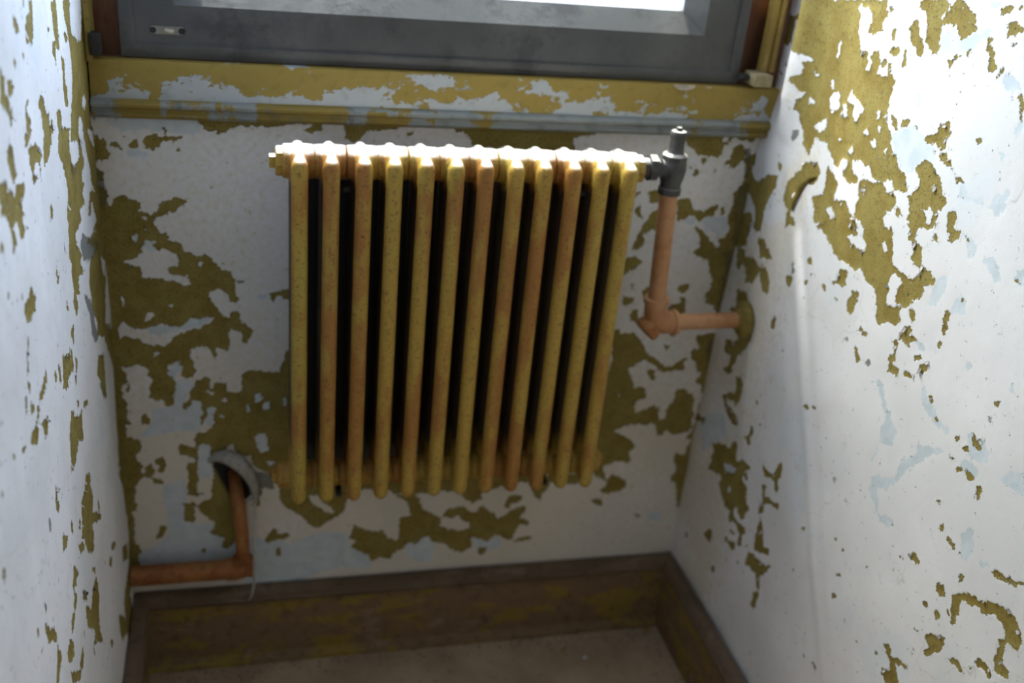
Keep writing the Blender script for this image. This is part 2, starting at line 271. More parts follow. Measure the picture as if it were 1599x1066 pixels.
# outlines of bared coats: O olive, S olive broken into specks, B blue undercoat, W white left standing, G grime, Y yellowing
WEAR_BACK = '''B 18,1120 76,1122 127,1117 158,1110 145,1088 72,1096 37,1091 13,1105
O 127,1121 142,1114 158,1112 162,1093 174,1096 190,1094 198,1100 209,1109 219,1106 247,1106 268,1107 300,1111 299,1136 127,1130
O -8,1125 127,1130 127,1120 68,1122 29,1121 14,1117 2,1113 -9,1112
O 68,1084 74,1086 84,1089 90,1085 97,1083 109,1083 121,1088 133,1089 125,1087 115,1078 97,1078 91,1076 88,1065 84,1073 82,1063 76,1059 71,1065 67,1077
O 97,1097 103,1101 102,1089 98,1089
O 17,1075 28,1072 33,1064 32,1059 24,1067 16,1068
O 45,1073 60,1079 60,1073 59,1066 49,1064 45,1068
O 22,1117 31,1113 30,1110 22,1113
O -11,1085 2,1084 9,1073 9,1065 16,1059 9,1048 3,1045 -3,1041 -15,1041
B 45,1064 74,1058 72,1050 35,1053
O -15,1041 -3,1041 0,1031 5,1020 0,1007 1,998 9,994 4,978 11,967 20,981 32,989 40,981 50,979 57,966 50,959 66,957 74,954 83,966 88,975 104,977 113,985 121,980 131,980 120,971 107,959 91,956 78,952 71,939 81,932 82,922 72,911 75,893 -27,893
W 56,950 64,951 66,945 57,943
B 40,918 48,925 52,918 45,904 39,908
B 59,934 65,932 60,922
B 55,902 64,912 74,906 75,893 54,893
O 74,911 85,921 95,923 95,911 105,899 105,911 117,902 117,893 96,893 88,906 78,899
O 114,1060 122,1067 122,1059 116,1057
G 168,1032 178,1026 172,1023
G 165,1005 175,1001 167,999
Y 189,970 206,972 216,951 207,942 190,944
Y 198,935 234,914 234,893 224,914
G -4,1035 5,1024 2,1007 9,994 0,958 -11,963 -12,1007
O -26,904 115,905 117,890 129,888 144,879 152,883 163,879 162,869 171,867 181,854 194,852 198,842 202,808 206,798 191,798 189,808 182,818 170,823 159,815 157,803 166,788 175,778 179,768 188,765 192,778 206,779 208,760 221,749 228,742 223,726 219,714 209,723 207,744 189,745 187,734 188,708 177,705 164,712 167,691 159,696 153,712 137,713 122,707 123,686 129,668 126,655 115,650 106,658 105,677 95,690 83,675 84,656 88,643 106,638 57,640 54,657 48,676 35,680 20,675 6,676 12,658 11,641 -47,643
W 25,872 43,879 54,890 55,904 74,904 77,890 88,897 100,890 110,888 110,862 105,864 94,862 93,855 100,848 113,847 125,843 128,833 120,828 110,831 100,838 85,839 72,842 51,842 48,853 50,862 32,864
B 55,904 74,904 77,886 63,890
W 139,871 148,873 148,863 142,862
W 9,756 15,763 25,750 46,747 76,756 89,755 106,751 119,754 124,766 142,767 166,769 163,760 145,750 128,746 110,738 97,731 85,719 78,711 70,716 53,717 40,726 21,730 18,738 10,725 6,736
B 52,750 76,756 106,751 124,766 166,769 145,752 115,746 88,739 60,734
W 47,762 56,780 67,779 64,770 53,760
B 91,794 97,791 96,784 92,787
B 58,704 71,706 78,701 60,695
W 15,831 21,790 17,788 14,810
B 85,675 97,690 105,684 107,666 93,656 94,638 84,646
O 256,815 271,813 284,821 300,820 300,799 284,799 280,809 271,807 264,794 258,802
B 233,810 255,812 255,804 235,802
O 210,657 224,654 226,662 233,654 249,659 265,653 279,658 277,669 286,682 284,703 295,698 300,687 300,631 210,634
O 130,641 144,651 153,646 150,636 130,637
G 203,840 220,837 218,830 205,832
O -22,693 98,689 89,679 82,674 82,661 94,645 94,634 91,623 87,596 78,597 70,608 59,606 50,614 52,638 57,646 51,657 53,664 43,676 28,681 17,673 4,676 10,663 12,650 5,640 4,616 10,605 11,586 6,578 15,561 8,559 8,531 29,522 31,505 19,494 20,486 29,474 24,463 32,450 23,445 19,431 12,423 8,398 -44,401
O 16,642 19,639 17,623 14,629
B 94,645 119,649 127,635 113,620 108,601 103,588 121,603 139,600 138,575 134,567 137,544 123,539 101,543 78,539 32,530 33,541 52,562 49,587 74,591 90,596
O 32,566 35,577 41,581 47,565 44,557 34,558
O 51,481 62,489 68,480 70,465 60,452 54,458 61,469 52,472
O 35,468 45,476 48,458 45,444 63,437 63,425 49,432 41,444 32,448
O 107,689 123,688 124,675 133,665 126,654 114,649 104,660 109,673
O 130,641 146,652 153,648 153,630 160,625 161,637 179,638 182,617 206,619 209,657 225,662 253,658 276,655 276,671 292,684 323,683 325,395 268,411 256,439 225,462 222,480 194,484 190,505 183,511 178,497 177,479 158,472 147,484 150,510 139,513 129,502 122,514 126,537 142,536 158,552 162,585 148,591 145,569 135,547 134,567 138,575 139,600 121,606 112,584 105,587 108,598 119,609 116,625 127,630
W 145,625 163,621 160,615 147,618
W 169,604 178,609 185,603 171,598
W 197,603 204,600 201,593
B 227,613 241,618 243,598 231,596
B 245,593 259,598 257,581 247,579
B 213,602 226,577 217,574
B 168,574 176,573 175,564 169,565
B 230,528 249,530 254,493 239,485 231,508
B 251,466 268,468 263,457 252,456
B 281,608 288,602 285,583 279,591
B 146,588 162,588 158,555 142,547
B 132,511 148,510 149,478 148,440 129,438 126,474
O 92,510 99,514 127,502 125,448 124,427 118,410 123,397 104,402 105,425 112,440 108,451 103,463 121,465 123,480 110,489 98,487
G 224,453 251,437 263,406 226,405
O 224,408 238,401 236,381 223,382
B 63,426 101,439 103,388 96,337 154,332 190,301 189,244 3,248 17,275 47,295 67,311 67,360 61,391
Y 37,289 66,293 113,264 137,249 112,235 34,245
O -38,485 29,469 23,452 20,438 9,409 14,379 6,365 5,304 15,279 7,267 15,241 0,236 -56,241
O 105,476 125,469 123,411 118,405 139,403 104,400 105,418 112,423 106,453
O 98,382 115,381 116,357 113,339 97,340 98,364
O 117,375 132,383 149,391 154,473 189,382 190,289 177,271 162,275 168,297 144,310 154,332 135,352
O 43,307 53,334 63,333 59,312 47,304
O 123,275 133,274 131,262 125,266
O 224,404 238,397 235,369 223,361
G 224,446 268,437 260,407 238,406 224,413
B 217,293 262,282 326,261 326,195 210,179
O 241,284 255,296 255,309 265,308 270,295 287,298 290,288 275,285 265,289 249,280
O 267,263 272,262 273,246 267,247
Y 231,220 262,231 259,205 236,203
B 228,291 301,272 336,291 366,298 409,285 412,257 443,235 455,211 439,196 408,205 352,198 314,178 239,179 226,181
B 519,234 526,253 565,266 582,248 580,196 547,206
O 272,438 327,405 613,416 628,375 535,375 512,386 497,375 486,385 448,391 431,392 404,369 390,337 375,329 365,320 348,306 331,314 313,339 301,350 286,360 274,376
W 328,384 342,386 357,364 382,343 375,338 365,339 345,355 333,365
W 404,375 431,386 448,391 486,382 497,366 503,344 511,299 499,262 478,289 444,292 421,310 415,338 395,336
O 240,284 252,292 255,310 264,310 269,297 291,295 289,289 274,287 262,282 247,277
O 267,263 273,264 274,245 266,246
O 497,375 535,372 544,359 553,334 569,326 591,309 590,293 609,282 636,276 640,224 618,229 606,246 584,251 565,269 542,249 526,256 519,241 496,230 494,217 470,222 455,211 446,234 422,246 413,256 424,268 408,279 416,307 434,299 452,288 475,289 486,269 507,261 507,318 530,323 523,355
W 541,369 602,380 629,360 631,337 605,333 593,315 574,326 553,340
W 503,347 524,352 527,326 504,325
O 594,312 605,333 631,334 632,322 612,314
O 387,246 392,242 387,238
Y 465,207 553,198 546,176 482,175
Y 367,203 398,213 398,180 357,181
O 599,417 897,398 874,378 856,376 812,384 810,368 799,358 798,339 791,345 777,367 769,385 750,387 746,373 722,371 711,382 671,367 672,353 652,344 630,363 620,374 602,375
W 717,385 768,389 764,368 743,366 719,367
O 605,333 634,338 651,323 663,318 676,337 687,320 702,315 707,300 728,306 738,323 765,328 767,314 756,296 779,291 777,278 758,283 753,264 743,242 723,255 707,260 694,243 658,260 661,234 640,221 612,231 609,279 639,277 654,283 653,297 634,302 630,317 607,308
O 724,346 735,356 754,354 758,343 737,338 732,324 726,328
B 658,260 684,247 697,242 711,256 727,243 720,222 674,218
O 673,229 695,228 687,209 679,212
O 747,238 770,251 791,249 790,244 762,237
O 906,331 925,328 931,337 936,322 926,320
O 913,397 937,382 944,395 968,387 983,369 970,354 945,347 922,355 934,360 941,374
O 1080,372 1084,387 1097,386 1101,364
G 1008,296 1026,287 1017,276
B 1042,289 1075,291 1079,264 1051,270
O 975,1124 1122,1128 1120,1114 1117,1105 1096,1107 1075,1113 1067,1104 1056,1094 1055,1075 1033,1077 1008,1079 1001,1088 990,1092 984,1101
W 1054,1117 1065,1115 1064,1103 1053,1101
O 1019,1072 1034,1072 1023,1061
O 995,1060 1002,1057 1000,1051
O 1008,1050 1018,1051 1019,1039 1010,1040
O 1048,1054 1054,1049 1051,1045
O 1074,1094 1095,1100 1104,1086 1106,1072 1097,1067 1087,1055 1063,1064 1076,1073 1076,1083
O 1106,1074 1128,1086 1154,1039 1161,1010 1168,975 1189,882 1097,882 1090,891 1082,917 1094,919 1102,934 1091,959 1101,987 1094,1009 1111,1026 1111,1048
O 986,993 1011,995 1013,983 1025,974 1041,969 1054,979 1066,985 1070,977 1062,964 1045,959 1035,949 1024,964 1005,959 994,951
O 1075,979 1083,979 1085,964 1078,962
O 1028,944 1048,932 1064,917 1083,896 1097,882 1045,882 1036,888 1049,901 1045,919
O 927,1011 951,1011 950,987 933,987
O 903,972 917,982 920,975 914,970 925,960 923,955 909,967
O 939,968 952,975 960,931 944,936 935,931 931,921 935,908 925,896 910,896 917,916 926,936
O 903,1006 912,1011 911,1001 905,996
B 1042,952 1055,964 1089,959 1095,942 1084,919 1069,932 1050,937
B 1010,959 1030,959 1028,944 1007,949
G 1102,1019 1131,1029 1143,960 1138,925 1128,894 1112,909 1111,950 1101,975
G 1098,1100 1116,1086 1122,1043 1116,1024
G 1104,895 1136,895 1134,853 1119,808 1125,757 1111,757 1109,808
G 1106,702 1121,707 1119,673 1132,650 1116,650 1102,679
O 900,879 923,879 937,872 919,854 901,841
O 921,828 927,828 925,813
O 907,792 915,800 931,797 931,786 918,781
O 947,810 960,820 964,799 948,799
O 1017,822 1041,825 1039,812 1028,804 1021,812
O 1026,798 1043,793 1036,785 1042,769 1031,755 1007,758 1004,775 1013,783 1032,782
O 1038,890 1052,895 1173,895 1144,869 1129,851 1118,830 1121,803 1115,789 1101,779 1084,784 1075,803 1087,811 1088,832 1076,853 1073,869 1058,879
O 1098,795 1124,800 1129,776 1125,757 1109,754
O 928,765 942,775 950,738 936,749
O 1076,713 1119,718 1123,695 1118,679 1118,664 1116,650 1125,602 1093,610 1101,628 1091,634 1088,651 1074,666 1060,655 1063,637 1041,638 1021,633 990,654 976,663 941,644 960,608 904,610 906,670 899,733 919,722 943,722 968,694 976,677 1000,662 1032,643 1056,663 1072,666 1071,683 1092,685 1079,697
O 984,643 999,637 1006,622 999,617 987,631
O 1010,695 1024,692 1018,681
O 1016,720 1030,720 1029,709
O 889,639 942,637 956,614 959,597 974,605 989,593 992,575 979,573 969,567 973,541 998,551 1014,558 1023,550 1025,526 1044,526 1040,547 1054,564 1056,596 1073,595 1078,583 1092,580 1099,562 1097,541 1107,532 1098,520 1105,495 1084,487 1064,488 1052,498 1037,483 1029,490 1028,505 1014,521 1005,512 972,514 953,512 933,501 950,494 978,474 985,462 977,447 975,438 982,428 975,422 955,427 923,419 930,384 939,381 949,393 964,382 983,368 965,357 942,346 921,355 939,365 937,381 910,392 887,458
W 931,586 938,586 938,577
O 987,636 1005,624 1001,617 990,627
O 904,332 929,337 935,324 931,319
O 1078,441 1102,434 1105,452 1113,470 1097,477 1109,492 1110,544 1115,579 1107,606 1092,609 1105,632 1133,631 1137,596 1129,534 1131,463 1131,371 1139,300 1109,302 1095,364 1082,371 1090,393 1079,422
W 1100,402 1104,408 1108,379
O 130,1123 378,1124 315,1112 270,1115 225,1109 180,1096 165,1101 144,1116
O 315,1102 338,1115 346,1103 330,1097 309,1102
O 376,1124 550,1130 551,1118 515,1123 471,1119 467,1107 420,1106 401,1085 385,1088
O 480,1103 496,1104 488,1095
O 550,1134 814,1118 806,1109 776,1104 776,1074 736,1077 595,1082 589,1103 568,1108 551,1118'''
WEAR_RIGHT = '''O 63,1364 238,1391 232,1377 241,1366 243,1348 261,1325 278,1315 280,1302 291,1298 327,1300 367,1300 363,1282 364,1265 369,1245 389,1228 395,1208 394,1193 260,1151 228,1168 188,1166 188,1146 181,1139 155,1146 158,1162 139,1175 134,1192 119,1195 123,1209 143,1229 123,1229 100,1244 127,1255 122,1273 147,1283 100,1286 62,1288 70,1317
O 230,1390 300,1401 296,1392 306,1379 299,1369 300,1359 279,1351 268,1346 276,1365 264,1382 242,1383
O 329,1364 336,1370 344,1354
O 288,1322 309,1331 323,1310 300,1305
O 322,1320 333,1323 334,1312 325,1312
W 141,1263 167,1269 161,1259
W 200,1266 209,1268 215,1251 209,1249
W 208,1240 229,1257 240,1234 233,1220 212,1222
W 257,1247 262,1267 272,1255 296,1250 307,1246 292,1221 279,1230 277,1243 256,1240
W 220,1335 229,1334 228,1329
W 197,1322 205,1325 207,1293 201,1295
W 175,1182 210,1206 217,1191 202,1180
W 318,1212 326,1222 333,1217 324,1209
W 341,1208 356,1212 361,1202 351,1197
W 338,1250 348,1255 357,1246 348,1239
W 351,1231 358,1235 362,1225 357,1223
W 286,1177 302,1189 305,1174 293,1170
W 245,1235 257,1238 267,1226 261,1215
W 241,1193 269,1182 261,1180
W 145,1224 170,1221 152,1211
W 377,1193 389,1210 394,1193
O 27,1266 49,1270 57,1259 43,1254 26,1258
G 5,1251 20,1252 19,1244 7,1242
O -3,1232 12,1233 12,1228 0,1228
O 5,1333 21,1336 27,1327 11,1321 1,1324
O -40,1348 -7,1353 6,1310 9,1285 -7,1272 -21,1266 -27,1299
G 99,1169 107,1171 107,1166
G 124,1160 143,1168 142,1160 133,1145 126,1140 122,1152
S 373,1409 385,1414 436,1423 441,1412 430,1399 444,1391 450,1377 442,1366 443,1356 433,1350 420,1361 410,1367 404,1388 396,1399 380,1402
S 367,1375 376,1387 384,1385 390,1372 408,1361 412,1350 409,1343 400,1343 394,1352 378,1359
S 444,1412 454,1426 476,1425 483,1417 498,1412 505,1404 512,1402 504,1393 494,1387 485,1380 470,1391 467,1398 449,1394 436,1394
S 459,1381 475,1382 488,1381 491,1374 480,1370
S 510,1387 524,1390 524,1384 512,1383
S 531,1394 539,1396 545,1388 533,1389
S 533,1384 544,1384 556,1379 553,1373 561,1368 566,1363 559,1354 549,1356 549,1369 541,1380
S 566,1350 576,1367 580,1365 570,1349
S 581,1356 601,1355 598,1350 585,1353
S 613,1347 621,1349 636,1317 626,1319 623,1331
S 271,1379 281,1392 299,1397 311,1380 294,1373 308,1360 284,1351 269,1347 276,1359
S 303,1397 321,1392 316,1387
O 332,1369 336,1368 340,1352 332,1356
O 336,1342 354,1350 361,1339 352,1327 344,1334 335,1334
O 364,1348 373,1346 380,1322 370,1316 372,1325
S 323,1320 331,1324 334,1314 328,1309
S 338,1322 345,1323 350,1305 344,1301
S 272,1323 284,1323 289,1304 282,1301
S 292,1325 311,1329 319,1302 300,1298 298,1311
O 291,1283 311,1294 358,1305 363,1286 359,1268 368,1258 358,1246 361,1231 388,1232 390,1220 399,1209 415,1199 340,1176
W 336,1249 349,1255 354,1245 344,1240
W 312,1254 318,1257 317,1253
W 351,1233 359,1235 362,1223 357,1221
W 320,1220 329,1223 334,1212 324,1212
W 341,1207 357,1212 360,1202 350,1197
W 375,1193 387,1210 393,1196 381,1189
B 443,1350 436,1394 449,1394 468,1396 481,1381 499,1385 522,1400 534,1406 536,1396 510,1374 508,1364 490,1362 467,1357 457,1363
B 579,1361 595,1362 620,1350 623,1346 596,1343 583,1345
B 514,1435 539,1439 538,1428 524,1428
S 541,1429 552,1434 562,1438 560,1430 553,1422 546,1423
S 569,1434 578,1439 581,1434
S 559,1414 571,1418 590,1415 593,1408 568,1402
S 575,1398 587,1396 583,1393
S 464,1349 481,1353 481,1348 469,1346
S 479,1360 487,1361 491,1357 483,1355
S 502,1372 507,1373 508,1364 503,1365
O 501,1343 507,1344 507,1341
S 522,1369 538,1372 537,1369
S 375,1253 395,1251 401,1238 394,1236
S 405,1254 416,1262 425,1260 416,1247 407,1242
O 436,1259 456,1251 446,1253
B 388,1232 401,1238 434,1256 455,1249 496,1238 477,1218 415,1199
S 488,1262 489,1273 499,1274 506,1280 517,1264 507,1258 514,1243 502,1240 490,1251 481,1240 465,1243 469,1251 487,1256
S 503,1236 523,1238 525,1233 513,1230
S 566,1273 578,1276 577,1271 569,1269
B 421,1294 432,1299 438,1278 426,1281
B 625,1305 636,1318 639,1312 635,1291
O 173,1122 215,1133 230,1123 221,1099 209,1092 200,1100 187,1083 164,1062 175,1050 173,1030 192,1026 196,1017 171,1010 164,1000 159,1025 165,1035 133,1043 139,1067 151,1089 175,1108
O 90,1094 107,1097 109,1081 99,1084
O 243,1137 265,1131 283,1123 282,1095 308,1099 314,1106 330,1092 355,1087 368,1067 342,1057 359,1049 389,1051 418,1053 432,1050 467,1036 474,1029 457,1022 446,1012 436,1015 411,1021 400,1027 384,1015 369,1018 347,1017 322,1019 304,1027 290,1037 258,1041 245,1048 234,1071 221,1076 246,1088 251,1099 248,1116
W 268,1073 279,1081 300,1076 288,1062
W 260,1049 268,1052 273,1046 264,1044
W 341,1079 346,1081 348,1072
O 244,1157 273,1166 276,1147 264,1143 259,1154
O 277,1167 305,1175 307,1162 318,1146 334,1149 334,1142 329,1133 301,1134 288,1144 299,1159
O 305,1175 412,1208 424,1183 406,1166 386,1157 367,1162 354,1172 333,1170
W 341,1182 355,1188 360,1176 354,1172
W 374,1192 390,1201 392,1195 380,1187
O 341,1144 355,1151 383,1154 406,1157 414,1148 438,1154 443,1142 425,1126 421,1109 436,1103 451,1104 458,1088 466,1054 473,1048 471,1028 453,1039 434,1055 405,1063 379,1072 383,1083 366,1091 348,1091 347,1113
W 351,1141 361,1144 364,1128 357,1128
W 435,1079 444,1085 454,1073 443,1070
O 445,1021 455,1028 475,1027 475,1011 485,1006 507,1006 509,1001 465,980
O 348,1004 369,1008 372,982 338,974 347,986
O 393,986 408,990 412,974 401,950 390,949 388,963
O 253,980 266,991 274,980 258,975
O 199,927 217,935 230,933 217,913 207,917
G 213,956 223,960 232,945 220,936
O 263,947 271,952 271,942 264,940
O 270,961 281,965 279,957
O 312,963 325,961 327,956 318,955
O 351,957 366,955 360,952
G 265,920 274,924 275,917
O -70,1062 3,1084 10,1069 -8,1052 24,1037 59,1059 100,1076 104,1055 82,1020 76,989 81,968 68,955 48,956 46,984 17,1006 -12,1013 -40,983
G 88,1008 110,1054 109,1043 93,1010
O -27,958 28,980 40,958 34,920 3,902
O 78,950 102,953 126,943 148,935 121,929 96,916 93,932 75,943
O 3,902 34,908 47,896 26,862
S 36,891 72,912 111,899 90,866 62,856 61,871
O 109,915 138,907 156,883 150,869 130,872 111,887
O 42,832 76,841 110,812 63,790
S 336,1185 408,1206 421,1195 444,1187 454,1175 461,1166 447,1164 430,1160 420,1172 404,1172 389,1162 376,1172 364,1179 342,1173
S 458,1204 478,1217 490,1221 505,1217 514,1207 528,1198 536,1188 549,1180 541,1171 530,1165 540,1151 537,1143 549,1133 550,1123 540,1123 542,1141 526,1137 501,1130 504,1122 507,1108 520,1111 531,1095 533,1085 552,1088 567,1079 565,1069 550,1063 551,1045 537,1037 527,1018 502,1014 496,1027 507,1044 493,1059 522,1060 536,1077 523,1083 510,1086 504,1107 491,1110 489,1123 478,1130 476,1143 466,1157 465,1165 479,1175 480,1190 473,1196
W 506,1194 515,1197 518,1190 511,1187
W 502,1157 520,1165 528,1159 529,1145 516,1142
W 344,1169 375,1155 377,1151 353,1148
O 355,1144 402,1160 409,1146 428,1155 438,1143 431,1133 421,1120 425,1103 444,1104 447,1110 463,1081 467,1064 494,1057 496,1051 472,1052 474,1024 473,1034 445,1050 422,1055 393,1063
O 393,1063 423,1053 450,1048 471,1030 479,1003 507,1004 508,1001 466,980 450,1014 433,1014 415,1016
W 436,1079 442,1087 455,1073 444,1071
S 440,1139 455,1140 469,1133 451,1131
S 554,1173 570,1179 576,1167 571,1156 588,1156 591,1149 581,1137 570,1139 568,1149 561,1154
S 504,1235 516,1239 529,1233 540,1230 539,1226 521,1228
S 540,1222 552,1218 563,1222 567,1214 555,1213 546,1218
B 415,1208 498,1234 500,1222 478,1217 459,1203 453,1192 429,1195
B 555,1211 567,1214 585,1202 609,1211 615,1203 593,1199 568,1199
B 627,1223 641,1224 651,1242 652,1224 650,1204 643,1195 624,1204
B 641,1254 648,1257 651,1251 644,1250
B 611,1268 636,1276 626,1267 625,1257
B 587,1158 624,1154 628,1137 619,1131 604,1148
B 640,1138 655,1150 672,1141 686,1129 675,1122 658,1131
B 573,1082 590,1096 592,1077 585,1049 567,1041 568,1062
B 621,1086 635,1083 639,1062 620,1054 617,1067
B 699,1149 712,1158 723,1135 710,1138
S 704,1139 713,1144 713,1138
S 624,1080 630,1083 631,1077
S 602,1153 609,1154 607,1148
O 459,988 518,1015 513,1007 522,997 515,983 496,982 479,968 469,972
O 389,955 411,965 403,948
O 533,1022 546,1023 549,1016 546,1005 540,1012
S 528,975 534,992 543,1002 551,994 554,988 571,989 554,977 558,970 544,971 533,974 522,969
O 519,964 526,968 533,949 528,949
S 518,935 531,949 537,942 529,932 549,931 548,921 536,918 510,911 526,920
O 431,945 442,944 455,944 453,937 437,938
G 404,916 414,918 414,907 406,907
S 431,911 439,912 458,897 451,890 442,898
G 467,896 474,908 483,910 483,901
G 499,946 506,952 504,945
S 569,964 582,974 587,968 576,958
S 592,962 599,974 604,963 594,948 587,951
S 557,937 572,940 577,934 567,930
G 573,938 586,947 583,935
B 561,983 570,990 592,982 577,977
B 609,1058 635,1070 643,1061 627,1061 618,1049
S 608,1052 616,1053 618,1022 612,1022
S 607,1003 614,1010 615,1002 609,998
B 602,995 610,997 612,984
B 655,1059 664,1061 663,1054 658,1053
B 669,1006 679,1009 683,1001 673,998
B 752,1020 761,1023 763,1011 757,1010
S 617,928 629,935 634,918 625,910
B 600,944 616,930 641,922 655,910 687,910 679,903 654,902 626,908 613,917
S 642,911 648,915 656,908
S 736,988 745,991 745,985
G 727,963 746,968 745,962 731,962
B 708,924 738,931 760,924 756,908 727,900
S 692,908 702,912 701,905
S 709,905 722,910 722,902 713,902
S 721,937 729,931 742,923 741,917 726,918
B 711,884 736,897 753,892 747,880 724,873
S 709,873 721,879 727,875 714,869
S 729,879 734,885 748,878 745,870 734,874
S 757,877 764,880 768,872 762,858 758,865
S 690,879 706,883 699,877
B 505,891 516,898 529,881 546,866 578,849 581,833 573,819 552,811 546,824 549,850 524,872
G 543,862 551,865 552,859 545,857
B 549,807 554,807 549,775 542,773
B 554,753 569,765 601,778 608,814 624,830 633,857 673,879 690,879 664,865 643,836 625,816 616,788 592,757 576,748 580,730 567,720
B 783,904 800,926 818,936 829,912 809,909
G 467,696 476,701 478,691 471,688
O 22,784 96,819 113,796 118,773 129,776 122,750 102,724 81,684 95,682 75,668 55,667 73,687 71,705 46,702 41,729 73,732 89,753 73,776 73,789
O 184,827 193,846 201,847 198,822 186,822
O 108,679 124,688 138,676 140,651 126,623 116,631 93,625 83,632 111,644 117,658
O 72,619 85,627 92,611 125,610 143,607 145,595 128,588 101,592
O 57,555 91,569 114,562 90,555 60,547
G 99,594 121,604 120,593 103,586
O 196,625 208,626 202,597 209,588 198,584 192,590 177,588 194,601
O 193,672 201,677 201,670
O 216,643 229,649 226,642
O 348,756 357,764 366,757 357,753
O 369,768 378,771 380,765 372,761
G 353,718 359,722 358,718
S 71,508 114,531 144,537 148,559 164,559 168,528 203,551 229,552 79,453 90,495
O 312,612 322,627 328,620
B 8,534 94,591 118,551 76,511 45,469
O -7,532 34,542 27,527 -1,521
O 81,500 163,553 174,529 198,548 229,552 215,539 227,527 213,514 229,508 242,480 255,479 244,461 244,446 226,441 215,450 203,448 202,434 221,423 195,404 191,429 168,420 157,430 141,433 125,448 135,465 120,469 75,446 82,480
B 128,499 179,518 177,507 140,486
W 205,519 215,526 218,511 208,511
B 162,465 176,471 178,459 166,454
O 215,422 244,432 264,430 252,414 255,392 244,387 241,409
O 206,395 229,404 221,392
O 190,369 210,371 231,384 239,368 221,362 199,363
O 268,408 279,413 276,404
O 297,487 308,483 321,460 327,447 348,456 352,446 328,431 301,420 296,440 295,463
O 283,375 285,400 311,414 319,410 351,422 370,434 352,406 341,390 349,358 350,321 337,315 331,342 342,359 328,383 307,380
O 265,582 289,585 306,587 318,624 327,623 329,599 321,591 331,569 320,568 315,580 298,578 279,566
O 278,548 290,556 294,533 319,544 346,550 344,542 313,531 300,521 301,505 290,494 283,502 293,522
O 109,308 131,340 144,344 139,313
O 168,271 180,285 185,273 175,262
G 43,268 56,274 58,259 47,256
O 424,563 435,568 436,561
O 430,479 437,482 436,477
G 422,422 433,430 431,423
O 384,423 395,430 392,424
G 396,460 409,464 405,460
G 240,351 262,361 259,353
S 757,866 766,873 769,861 762,856
S 766,839 774,845 773,840
S 716,785 724,791 727,781 718,776
S 737,780 744,782 756,779 754,771 744,774
S 763,776 771,776 773,772 767,771
S 777,752 785,755 786,747 780,745
O 776,739 785,745 785,741
O 747,706 756,715 766,703 760,698 751,700
O 733,665 743,670 747,668 737,661
O 759,669 766,677 770,668 762,662
O 782,720 798,734 829,748 841,755 860,766 878,770 889,763 901,751 905,735 897,732 882,734 885,713 890,696 904,702 903,689 883,681 875,704 878,721 870,716 881,736 873,746 858,747 846,742 836,733 822,733 797,721 798,710 796,680 787,684 787,700 781,710
O 775,688 783,692 796,680 794,677 787,687
O 733,617 744,623 743,616
O 757,623 767,638 789,652 797,646 789,626 771,603 763,602 773,617
G 736,593 749,592 745,587
O 824,793 839,802 864,808 874,817 876,813 864,801 843,794 832,788
O 807,633 823,642 836,639 837,631 819,632
O 847,665 865,679 878,676 885,665 877,663 867,669 855,663
O 842,650 851,656 847,647
O 687,546 701,558 710,542 727,552 750,557 734,548 724,538 740,520 715,496 701,505 699,510 718,522 711,536
O 672,519 682,526 683,518
G 678,561 683,565 696,563
G 638,682 644,685 646,674 642,672
S 657,691 668,694 666,687
S 676,701 691,716 697,713 707,711 697,704
G 620,720 632,726 631,716
O 423,564 436,570 434,560
O 511,609 522,612 519,606
O 535,607 545,610 542,604
O 599,620 607,625 608,617
O 545,562 556,568 552,559
O 551,525 562,531 558,520
O 628,502 637,506 635,497
G 511,367 528,371 525,364
G 545,375 557,382 563,364 555,368
G 847,718 855,721 855,712
B 795,790 820,798 822,794 808,786
B 757,804 772,821 785,802 783,774 771,768
B 565,733 576,741 599,712 629,731 628,713 603,705
S 696,811 704,816 706,807'''
